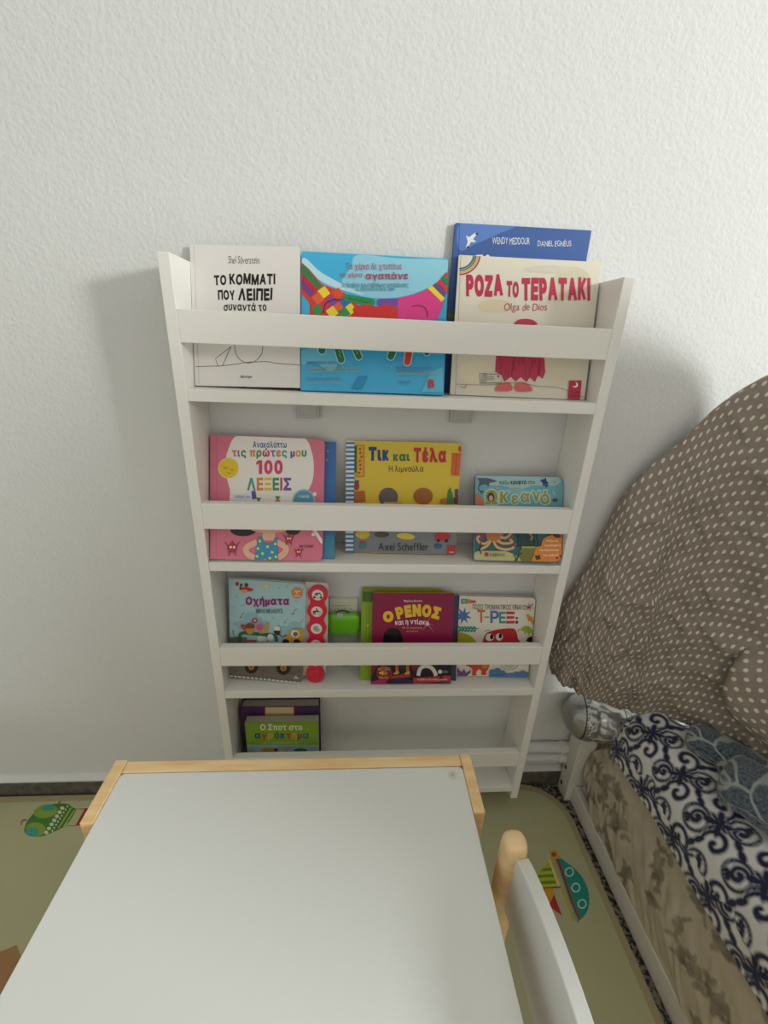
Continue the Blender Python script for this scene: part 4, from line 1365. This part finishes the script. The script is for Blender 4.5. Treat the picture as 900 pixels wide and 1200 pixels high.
def segdist(P, S):
    """P (n,2), S list of (a,b,w0,w1): signed distance to tapered strokes"""
    out = np.full(len(P), 9.0)
    for a, b, w0, w1 in S:
        a = np.array(a); b = np.array(b)
        d = b - a
        L2 = max(d @ d, 1e-12)
        t = np.clip(((P - a) @ d) / L2, 0, 1)
        q = P - a - t[:, None] * d
        out = np.minimum(out, np.sqrt((q ** 2).sum(1)) - (w0 + (w1 - w0) * t))
    return out
def strokes(pts, w, taper=None):
    n = len(pts)
    ws = [w] * n if taper is None else [w * taper(i / (n - 1)) for i in range(n)]
    return [(pts[i], pts[i + 1], ws[i], ws[i + 1]) for i in range(n - 1)]
def leaf(x, y, ang, L, w):
    pts = [(x + L * t * math.cos(ang), y + L * t * math.sin(ang)) for t in np.linspace(0, 1, 6)]
    return strokes(pts, w, lambda t: max(0.08, math.sin(math.pi * min(t * 0.92 + 0.05, 1)) ** 0.8))

# ---- mattress in its fitted sheet
rg = random.Random(21)
flor = []
for k in range(300):
    cx, cy = rg.uniform(-0.05, 0.5), rg.uniform(-0.05, 1.5)
    ang = rg.uniform(0, 6.28)
    L = rg.uniform(0.02, 0.05)
    st = smooth_curve([(cx, cy), (cx + L * 0.5 * math.cos(ang + 0.3), cy + L * 0.5 * math.sin(ang + 0.3)), (cx + L * math.cos(ang), cy + L * math.sin(ang))], 6)
    flor += strokes([tuple(p) for p in st], 0.0007)
    for t in (0.4, 0.7, 1.0):
        p = st[min(int(t * 5), 5)]
        for sg in (-1, 1):
            flor += leaf(p[0], p[1], ang + sg * 0.8, rg.uniform(0.007, 0.017), rg.uniform(0.0016, 0.0042))
MT = 0.291
PROF = smooth_curve([(0.800, 0.0535), (0.7745, 0.0535), (0.7735, 0.062), (0.776, 0.10), (0.785, 0.155), (0.797, 0.20), (0.812, 0.245), (0.838, 0.277), (0.89, MT), (1.1, MT + 0.005), (1.4, MT), (1.6, MT - 0.02), (1.65, 0.2), (1.64, 0.055)], 150)
NV = 520
mb = MB()
arc = [0]
for i in range(1, 150):
    arc.append(arc[-1] + float(np.linalg.norm(PROF[i] - PROF[i - 1])))
V, UV = [], []
for j in range(NV):
    v = j / (NV - 1)
    y0 = 0.028 - 1.85 * v ** 1.6
    for i in range(150):
        x, z = PROF[i]
        e = min(1.0, (0.028 - y0) / 0.075)
        k = math.sqrt(max(0, 1 - (1 - e) ** 2))
        z2 = 0.175 + (z - 0.175) * (0.30 + 0.70 * k)
        x2 = 1.22 + (x - 1.22) * (0.965 + 0.035 * k)
        n1 = fbm((x * 9, y0 * 7, z * 9)) * 0.006
        n2 = abs(fbm((x * 16 + z * 10, y0 * 30 - z * 22, 3.3))) * 0.007 * (1 if x < 0.95 else 0.4)
        gath = 0.006 * math.sin(arc[i] * 95) * math.exp(-((y0 - 0.012) / 0.022) ** 2) if x < 0.9 else 0
        px = x2 - (n1 + n2) * (0 if x > 0.87 else 1 if z2 < 0.17 else 0.25) + 0.003
        px = max(px, 0.7715)
        V.append((px + gath, y0, z2 + (n1 * 0.8 if x > 0.81 else 0)))
        UV.append((arc[i], 0.03 - y0))
f = [(j * 150 + i, j * 150 + i + 1, (j + 1) * 150 + i + 1, (j + 1) * 150 + i) for j in range(NV - 1) for i in range(149)]
def b_floral(nt, b):
    a = nt.nodes.new('ShaderNodeAttribute')
    a.attribute_name = 'pattern'
    n = texnoise(nt, 40, 3)
    r1 = ramp(nt, n.outputs['Fac'], [(0.35, hexc('#bbb09a')), (0.7, hexc('#c6bba7'))])
    r2 = ramp(nt, n.outputs['Fac'], [(0.35, hexc('#766c5d')), (0.65, hexc('#a09682'))])
    k = ramp(nt, a.outputs['Fac'], [(0.0, (1, 1, 1)), (0.0012, (0, 0, 0))])
    mx = nt.nodes.new('ShaderNodeMix')
    mx.data_type = 'RGBA'
    nt.links.new(k.outputs['Color'], mx.inputs[0])
    nt.links.new(r1.outputs['Color'], mx.inputs[6])
    nt.links.new(r2.outputs['Color'], mx.inputs[7])
    nt.links.new(mx.outputs[2], b.inputs['Base Color'])
    n2 = texnoise(nt, 500, 2)
    bump(nt, b, n2.outputs['Fac'], 0.1, 0.001)
FLOR = node_mat('beige_floral_cotton', b_floral, 0.85)
mb.add(V, f, FLOR, True)
mb.add([V[i] for i in range(150)], [tuple(range(149, -1, -1))], FLOR)
UVa = np.array(UV)
# keep the strokes near the visible strip only
mb.attr = np.concatenate([segdist(UVa, [s for s in flor if s[0][0] < 0.45 and s[0][1] < 1.4]), np.full(150, 9.0)])
mb.uv = np.vstack([UVa, UVa[:150]])
mt_o = mb.build('mattress')
tag(mt_o, 'mattress in a beige floral sheet on the white bed frame', 'mattress')

# ---- navy and white patterned blanket (folded double along the bed edge)
T = 0.125
tile = []
def circ(cx, cy, r, a0=0, a1=360, n=22):
    return [(cx + r * math.cos(math.radians(a0 + (a1 - a0) * k / n)), cy + r * math.sin(math.radians(a0 + (a1 - a0) * k / n))) for k in range(n + 1)]
def spiral(cx, cy, r0, r1, a0, a1, n=22):
    return [(cx + (r0 + (r1 - r0) * k / n) * math.cos(math.radians(a0 + (a1 - a0) * k / n)), cy + (r0 + (r1 - r0) * k / n) * math.sin(math.radians(a0 + (a1 - a0) * k / n))) for k in range(n + 1)]
tile += strokes(circ(0.031, 0.031, 0.026), 0.0014)
tile += strokes(spiral(0.033, 0.033, 0.003, 0.017, 0, 400), 0.0032, lambda t: 1.2 - 0.6 * t)
for a in (0.4, 1.2, 2.0):
    tile += leaf(0.022, 0.024, a + 2.6, 0.012, 0.0035)
tile += strokes(circ(0.094, 0.094, 0.026), 0.0014)
tile += strokes(spiral(0.092, 0.096, 0.003, 0.017, 180, -220), 0.0032, lambda t: 1.2 - 0.6 * t)
for a in (3.6, 4.4, 5.2):
    tile += leaf(0.103, 0.090, a + 2.6, 0.012, 0.0035)
tile += strokes(spiral(0.094, 0.030, 0.004, 0.030, 90, 470), 0.0031, lambda t: 1.2 - 0.5 * t)
tile += strokes(spiral(0.031, 0.094, 0.004, 0.030, 270, -110), 0.0031, lambda t: 1.2 - 0.5 * t)
for k in range(4):
    a = k * math.pi / 2 + math.pi / 4
    tile += leaf(0.0625 + 0.004 * math.cos(a), 0.0625 + 0.004 * math.sin(a), a, 0.024, 0.0046)
    tile += strokes([(0.0625, 0.0625), (0.0625 + 0.020 * math.cos(a + 0.785), 0.0625 + 0.020 * math.sin(a + 0.785))], 0.0020)
    a2 = k * math.pi / 2
    tile += leaf(0.0, 0.0625, a2 + 0.4, 0.022, 0.005) if k % 2 == 0 else leaf(0.0625, 0.0, a2 + 0.4, 0.022, 0.005)
TILE = [((a[0] + dx, a[1] + dy), (b[0] + dx, b[1] + dy), w0, w1) for a, b, w0, w1 in tile for dx in (-T, 0, T) for dy in (-T, 0, T)
        if -0.04 < a[0] + dx < T + 0.04 and -0.04 < a[1] + dy < T + 0.04]
def damask(UVq):
    P = np.mod(UVq / 0.66, T)
    return segdist(P, TILE) * 0.66 + 0.0003
def b_dam(nt, b):
    a = nt.nodes.new('ShaderNodeAttribute')
    a.attribute_name = 'pattern'
    k = ramp(nt, a.outputs['Fac'], [(0.0, hexc('#191d3e')), (0.0010, hexc('#dcdbd8'))])
    nt.links.new(k.outputs['Color'], b.inputs['Base Color'])
    b.inputs['Sheen Weight'].default_value = 0.3
    n2 = texnoise(nt, 700, 3)
    bump(nt, b, n2.outputs['Fac'], 0.35, 0.0015)
DAM = node_mat('navy_scroll_fleece', b_dam, 0.95)
def blanket_strip(name, prof, ya, yb, skew, nu, nv, th, parent, uv0, amp=0.006, seed=0.0, wob=0.012):
    P = smooth_curve(prof, nu)
    ar = [0]
    for i in range(1, nu):
        ar.append(ar[-1] + float(np.linalg.norm(P[i] - P[i - 1])))
    V, UVl = [], []
    for j in range(nv):
        v = j / (nv - 1)
        for i in range(nu):
            x, z = P[i]
            y = ya + (yb - ya) * v + skew * (i / (nu - 1))
            wv = wob * fbm((y * 5.0, seed, 0.3)) * max(0, 1 - i / (nu * 0.35))
            n = amp * fbm((x * 12, y * 12, seed + 2)) + amp * 0.5 * abs(fbm((x * 22 + y * 9, y * 16, seed + 5)))
            e = min(1, v * (abs(yb - ya)) / 0.012)
            V.append((x - (0.5 * n if z < 0.30 else 0), y, z + wv + n * (1 if z > 0.29 else 0.2) - 0.006 * (1 - e) ** 2))
            UVl.append((uv0[0] + ar[i], uv0[1] - (y - ya)))
    m = MB()
    m.add(V, [(j * nu + i, (j + 1) * nu + i, (j + 1) * nu + i + 1, j * nu + i + 1) for j in range(nv - 1) for i in range(nu - 1)], DAM, True)
    m.uv = np.array(UVl)
    m.attr = damask(np.array(UVl))
    o = m.build(name, parent)
    sd = o.modifiers.new('thickness', 'SOLIDIFY')
    sd.thickness = th
    sd.offset = 1
    sd.use_rim = True
    return o
blk = thing('patterned_blanket', (0.85, -0.3, MT), 'navy and white scroll-patterned fleece blanket along the bed edge', 'blanket')
blk_off = Vector((0.85, -0.3, MT))
def reparent(o, root):
    o.parent = root
    o.matrix_parent_inverse = root.matrix_world.inverted()
bpy.context.view_layer.update()
o = blanket_strip('lower_layer', [(0.797, 0.222), (0.801, 0.250), (0.812, 0.280), (0.836, 0.302), (0.885, 0.310), (1.0, 0.312)], -0.02, -1.3, 0.03, 90, 420, 0.006, None, (0.02, 0.03), seed=1.0)
o.parent = blk
o.location = -blk_off
o = blanket_strip('upper_layer', [(0.803, 0.258), (0.812, 0.288), (0.834, 0.312), (0.876, 0.323), (0.95, 0.326), (1.02, 0.326)], -0.024, -1.3, 0.028, 90, 420, 0.007, None, (0.06, 0.09), seed=4.0)
o.parent = blk
o.location = -blk_off

# ---- grey-blue furry blanket bunched on the bed
def b_fur(nt, b):
    tc = nt.nodes.new('ShaderNodeTexCoord')
    nz = texnoise(nt, 12, 2, coord='UV')
    vo = nt.nodes.new('ShaderNodeTexVoronoi')
    vo.feature = 'DISTANCE_TO_EDGE'
    vo.inputs['Scale'].default_value = 20
    ad = nt.nodes.new('ShaderNodeMix')
    ad.data_type = 'RGBA'
    ad.inputs[0].default_value = 0.06
    nt.links.new(tc.outputs['UV'], ad.inputs[6])
    nt.links.new(nz.outputs['Color'], ad.inputs[7])
    nt.links.new(ad.outputs[2], vo.inputs['Vector'])
    n = texnoise(nt, 260, 3)
    base = ramp(nt, n.outputs['Fac'], [(0.35, hexc('#2f3944')), (0.65, hexc('#66727c'))])
    ln = ramp(nt, vo.outputs['Distance'], [(0.02, (1, 1, 1)), (0.055, (0, 0, 0))])
    mx = nt.nodes.new('ShaderNodeMix')
    mx.data_type = 'RGBA'
    nt.links.new(ln.outputs['Color'], mx.inputs[0])
    nt.links.new(base.outputs['Color'], mx.inputs[6])
    mx.inputs[7].default_value = (*hexc('#a3a8a6'), 1)
    nt.links.new(mx.outputs[2], b.inputs['Base Color'])
    b.inputs['Sheen Weight'].default_value = 0.4
    o1 = bump(nt, b, n.outputs['Fac'], 0.8, 0.004)
    bump(nt, b, ln.outputs['Color'], 0.4, 0.004, o1)
FUR = node_mat('grey_blue_plush', b_fur, 0.95)
fur = thing('plush_blanket', (1.0, -0.3, 0.335), 'dark grey-blue plush blanket bunched on top of the navy patterned blanket', 'blanket')
def roll(name, path, rx, rz, seed):
    pts = smooth_curve(path, 90)
    m = MB()
    n = 44
    V, UVl = [], []
    L = 0
    for j, p in enumerate(pts):
        a = pts[max(j - 1, 0)]
        b_ = pts[min(j + 1, 89)]
        t = Vector(b_ - a).normalized()
        sd = Vector((t.y, -t.x, 0)).normalized()
        if j:
            L += float(np.linalg.norm(p - pts[j - 1]))
        e = min(1, j / 9, (89 - j) / 9)
        k = math.sqrt(max(0.0, 1 - (1 - e) ** 2)) * 0.97 + 0.03
        for i in range(n):
            q = 2 * math.pi * i / n
            c, s = math.cos(q), math.sin(q)
            nn = 1 + 0.16 * fbm((p[0] * 9 + c, p[1] * 9 + s, seed)) + 0.06 * fbm((p[0] * 30 + c * 2, p[1] * 30 + s * 2, seed + 3))
            V.append(Vector(p) + sd * (rx * k * nn * math.copysign(abs(c) ** 0.85, c)) + Vector((0, 0, rz * k * nn * s)))
            UVl.append((q / 6.28 * 0.2, L))
    m.add(V, [(j * n + i, j * n + (i + 1) % n, (j + 1) * n + (i + 1) % n, (j + 1) * n + i) for j in range(89) for i in range(n)], FUR, True)
    m.add(V[:n], [tuple(range(n - 1, -1, -1))], FUR)
    m.add(V[-n:], [tuple(range(n))], FUR)
    m.uv = np.array(UVl + UVl[:n] + UVl[-n:])
    o = m.build(name, fur)
    o.location = -fur.location
    return o
roll('fold', [(0.868, -0.085, 0.350), (0.905, -0.125, 0.352), (0.955, -0.19, 0.353), (1.03, -0.30, 0.355), (1.12, -0.45, 0.357), (1.2, -0.7, 0.357)], 0.030, 0.024, 2.0)
roll('fold', [(0.868, -0.165, 0.355), (0.905, -0.215, 0.358), (0.945, -0.30, 0.360), (0.98, -0.42, 0.362), (1.02, -0.65, 0.362)], 0.054, 0.028, 7.0)
roll('fold', [(0.895, -0.130, 0.346), (0.945, -0.205, 0.348), (0.985, -0.285, 0.350), (1.04, -0.40, 0.352), (1.10, -0.62, 0.352)], 0.034, 0.022, 13.0)

# ---- silver foil balloon
ball = thing('foil_balloon', (0.765, 0.032, 0.2170), 'silver foil balloon with a cloud outline wedged between wall and bed blankets', 'balloon')
BP = smooth_curve([(-0.054, 0.002), (-0.052, 0.018), (-0.042, 0.034), (-0.022, 0.0455), (-0.004, 0.0455), (0.006, 0.042), (0.018, 0.0445), (0.035, 0.044), (0.055, 0.040), (0.070, 0.034), (0.082, 0.024), (0.090, 0.010), (0.092, 0.002)], 110)
axis = Vector((0.95, -0.22, -0.06)).normalized()
bu = axis.cross(Vector((0, 0, 1))).normalized()
bw = bu.cross(axis)
if bw.z < 0:
    bw = -bw
V, UVl = [], []
n = 160
for j, (s, r) in enumerate(BP):
    for i in range(n):
        q = 2 * math.pi * i / n
        c, sn = math.cos(q), math.sin(q)
        wr = 1 + 0.035 * abs(math.sin(q * 7 + s * 40)) * math.exp(-((s - 0.004) / 0.02) ** 2) * 2 + 0.02 * fbm((s * 30, c * 3, sn * 3))
        V.append(axis * s + (bu * c + bw * sn) * (r * wr) + Vector((0, 0, 0.0455)))
        UVl.append((s, q))
m = MB()
m.add(V, [(j * n + i, j * n + (i + 1) % n, (j + 1) * n + (i + 1) % n, (j + 1) * n + i) for j in range(109) for i in range(n)], None, True)
S = np.array([u[0] for u in UVl]); Qa = np.array([u[1] for u in UVl])
# print: cloud outline, seams and dots, in the (along, around) chart of the foil
cq = 0.50
P2 = np.stack([S, (np.mod(Qa - cq + math.pi, 2 * math.pi) - math.pi) * 0.043], 1)
lite = []
cl = [(-0.012, -0.026), (-0.010, -0.014), (-0.002, -0.008), (-0.001, 0.004), (0.008, 0.011), (0.019, 0.010), (0.026, 0.001), (0.034, -0.001), (0.038, -0.010), (0.034, -0.019), (0.036, -0.026), (0.02, -0.030), (0.0, -0.031)]
lite += strokes([tuple(p) for p in smooth_curve(cl, 50, True)], 0.0011)
dark = []
dark += strokes([(-0.022, a * 0.14 * 0.9 - 0.135) for a in np.linspace(0, 2, 30)], 0.0006)
for sx in (0.060, 0.074):
    dark += strokes([(sx, a * 0.27 - 0.135) for a in np.linspace(0, 1, 30)], 0.0006)
rg = random.Random(9)
for k in range(60):
    x, y = rg.uniform(-0.02, -0.006), rg.uniform(-0.04, 0.05)
    dark.append(((x, y), (x + 0.0006, y), 0.0005, 0.0005))
for k in range(24):
    y = rg.uniform(-0.05, 0.05)
    dark.append(((0.067, y), (0.0672, y), 0.0008, 0.0008))
for x, y in ((0.045, 0.012), (0.05, -0.02), (0.096, 0.01), (0.1, 0.014)):
    dark.append(((x, y), (x + 0.001, y + 0.001), 0.0014, 0.0014))
d1, d2 = segdist(P2, lite), segdist(P2, dark)
# one signed field: below 0.5 dark print, above 0.5 white print
m.attr = np.clip(0.5 + np.clip(0.0016 - d1, 0, 0.0016) * 300 - np.clip(0.0012 - d2, 0, 0.0012) * 400, 0, 1)
def b_foil(nt, b):
    a = nt.nodes.new('ShaderNodeAttribute')
    a.attribute_name = 'pattern'
    k = ramp(nt, a.outputs['Fac'], [(0.1, hexc('#3a3a3c')), (0.45, hexc('#a8a7a4')), (0.6, hexc('#a8a7a4')), (0.8, hexc('#f2f0ec'))])
    nt.links.new(k.outputs['Color'], b.inputs['Base Color'])
    b.inputs['Metallic'].default_value = 0.75
    n = texnoise(nt, 45, 3)
    bump(nt, b, n.outputs['Fac'], 0.35, 0.004)
FOIL = node_mat('silver_foil', b_foil, 0.3)
m.mats = [FOIL]
m.build('balloon_body', ball)
mb = MB()
mb.prism([(0.0, -0.006), (0.016, -0.010), (0.018, 0.0), (0.016, 0.010), (0.0, 0.006)], -0.0006, 0.0006, FOIL, lambda p, t: tuple(axis * (0.090 + p[0]) + bu * p[1] + bw * t + Vector((0, 0, 0.0455))))
mb.build('neck', ball)

# ---- polka-dot sheet draped over the head of the bed
RIDGE = [(0.655, 0.066, 0.43), (0.668, 0.064, 0.52), (0.700, 0.062, 0.62), (0.738, 0.058, 0.772), (0.80, 0.045, 0.865), (0.865, 0.010, 0.965), (0.97, -0.09, 1.06), (1.04, -0.32, 1.20), (1.06, -0.56, 1.26), (1.09, -0.72, 1.10), (1.12, -0.80, 0.80)]
HEM = [(0.668, 0.060, 0.372), (0.690, 0.052, 0.352), (0.722, 0.038, 0.338), (0.775, 0.016, 0.318), (0.835, 0.002, 0.312), (0.905, -0.055, 0.338), (0.985, -0.165, 0.338), (1.13, -0.36, 0.345), (1.2, -0.58, 0.345), (1.22, -0.74, 0.345), (1.22, -0.82, 0.345)]
NU, NT = 260, 150
Rg, Hm = smooth_curve(RIDGE, NU), smooth_curve(HEM, NU)
V, UVl = [], []
ul = [0.0]
for i in range(1, NU):
    ul.append(ul[-1] + 0.5 * float(np.linalg.norm(Rg[i] - Rg[i - 1])) + 0.5 * float(np.linalg.norm(Hm[i] - Hm[i - 1])))
for i in range(NU):
    a, b_ = Rg[i], Hm[i]
    d = b_ - a
    Ld = float(np.linalg.norm(d))
    nrm = np.cross(d / Ld, (Hm[min(i + 1, NU - 1)] - Hm[max(i - 1, 0)]))
    nrm = nrm / (np.linalg.norm(nrm) + 1e-9)
    if nrm[1] > 0:
        nrm = -nrm
    back = np.array([0.35 * nrm[0], 0.35 * nrm[1], 0.0])
    for j in range(NT):
        t = j / (NT - 1)
        if t < 0.12:                       # falls away behind the ridge
            q = (0.12 - t) / 0.12
            p = a + np.array([0.02 * q * (1 if i > 90 else 0.1), min(0.0815 - a[1], 0.05) * math.sin(q * 1.57), -0.10 * q ** 2])
            tt = 0
        else:
            tt = (t - 0.12) / 0.88
            p = a + d * tt + nrm * (0.030 * math.sin(math.pi * tt) ** 0.7 * min(1, i / 40))
        s = i / NU
        w = 0.010 * fbm((s * 5 - tt * 2.2, tt * 1.6 + s * 3, 1.0))
        w += 0.010 * abs(fbm((s * 14 - tt * 7, tt * 2.5 + s * 8, 5.0)))
        for s0, ds, am, wd in ((0.17, 0.03, 0.012, 0.014), (0.235, -0.06, -0.008, 0.016), (0.33, 0.07, 0.007, 0.02), (0.43, -0.05, -0.007, 0.022), (0.52, 0.10, 0.006, 0.02)):
            w += am * math.exp(-((s - s0 - ds * tt) / wd) ** 2) * (0.35 + 0.65 * tt)
        w += 0.0075 * max(0.0, 1 - 4.5 * abs(fbm((s * 9 - tt * 4.5, tt * 1.8 + s * 6, 11.0), 2))) ** 2
        w += 0.0022 * fbm((s * 40, tt * 22, 8.0))
        w += 0.006 * math.sin(s * 46 + tt * 3) * math.exp(-((s - 0.10) / 0.06) ** 2) * tt
        env = min(1, tt * 4) * 0.8 + 0.2
        p = p + nrm * w * env
        p[1] = min(p[1], 0.0800)
        V.append(tuple(p))
        UVl.append((ul[i], Ld * (t - 0.12) / 0.88))
def b_dots(nt, b):
    uv = nt.nodes.new('ShaderNodeUVMap')
    def lattice(off):
        mp = nt.nodes.new('ShaderNodeMapping')
        mp.inputs['Rotation'].default_value = (0, 0, 0.35)
        mp.inputs['Scale'].default_value = (1 / 0.0212, 1 / 0.0212, 1)
        mp.inputs['Location'].default_value = (off, off, 0)
        nt.links.new(uv.outputs['UV'], mp.inputs['Vector'])
        fr = nt.nodes.new('ShaderNodeVectorMath'); fr.operation = 'FRACTION'
        nt.links.new(mp.outputs['Vector'], fr.inputs[0])
        sb_ = nt.nodes.new('ShaderNodeVectorMath'); sb_.operation = 'SUBTRACT'
        sb_.inputs[1].default_value = (0.5, 0.5, 0)
        nt.links.new(fr.outputs[0], sb_.inputs[0])
        sx = nt.nodes.new('ShaderNodeVectorMath'); sx.operation = 'MULTIPLY'
        sx.inputs[1].default_value = (1, 1, 0)
        nt.links.new(sb_.outputs[0], sx.inputs[0])
        ln = nt.nodes.new('ShaderNodeVectorMath'); ln.operation = 'LENGTH'
        nt.links.new(sx.outputs[0], ln.inputs[0])
        return ln.outputs['Value']
    mn = nt.nodes.new('ShaderNodeMath'); mn.operation = 'MINIMUM'
    nt.links.new(lattice(0.0), mn.inputs[0])
    nt.links.new(lattice(0.5), mn.inputs[1])
    k = ramp(nt, mn.outputs[0], [(0.135, hexc('#d8d2c4')), (0.165, hexc('#92867a'))])
    nt.links.new(k.outputs['Color'], b.inputs['Base Color'])
    n = texnoise(nt, 22, 5, stretch=(1.2, 1.2, 0.7))
    o1 = bump(nt, b, n.outputs['Fac'], 0.9, 0.018)
DOTS = node_mat('taupe_polka_dot_cotton', b_dots, 0.9)
m = MB()
m.add(V, [(i * NT + j, i * NT + j + 1, (i + 1) * NT + j + 1, (i + 1) * NT + j) for i in range(NU - 1) for j in range(NT - 1)], DOTS, True)
m.uv = np.array(UVl)
sheet = thing('draped_sheet', (0.9, 0.0, 0.34), 'taupe polka-dot sheet draped in a tall heap at the head of the bed', 'sheet')
o = m.build('sheet_cloth', sheet)
o.location = -sheet.location
sd = o.modifiers.new('thickness', 'SOLIDIFY')
sd.thickness = 0.0015
sd.offset = 0
# turned-back flap at the lower right
m = MB()
fl_l = smooth_curve([(0.975, -0.075, 0.580), (0.935, -0.083, 0.568), (0.902, -0.092, 0.543), (0.884, -0.098, 0.505), (0.884, -0.105, 0.462), (0.903, -0.118, 0.425), (0.945, -0.140, 0.393)], 60)
V, UVl = [], []
nu2 = 60
for j in range(60):
    a = fl_l[j]
    for i in range(nu2):
        t = i / (nu2 - 1)
        p = a + np.array([0.30 * t, -0.30 * t, 0.08 * t * (1 - j / 59)])
        bul = 0.009 * (1 - (1 - min(1, t * 6)) ** 2) ** 0.5
        p = p + np.array([-0.6, -0.7, 0.25]) * (bul + 0.006 * fbm((t * 6, j / 12, 4.0)))
        V.append(tuple(p))
        UVl.append((0.42 * t, -j / 59 * 0.24))
m.add(V, [(j * nu2 + i, j * nu2 + i + 1, (j + 1) * nu2 + i + 1, (j + 1) * nu2 + i) for j in range(59) for i in range(nu2 - 1)], DOTS, True)
m.uv = np.array(UVl)
o = m.build('sheet_flap', sheet)
o.location = -sheet.location
sd = o.modifiers.new('thickness', 'SOLIDIFY')
sd.thickness = 0.002
sd.offset = 0
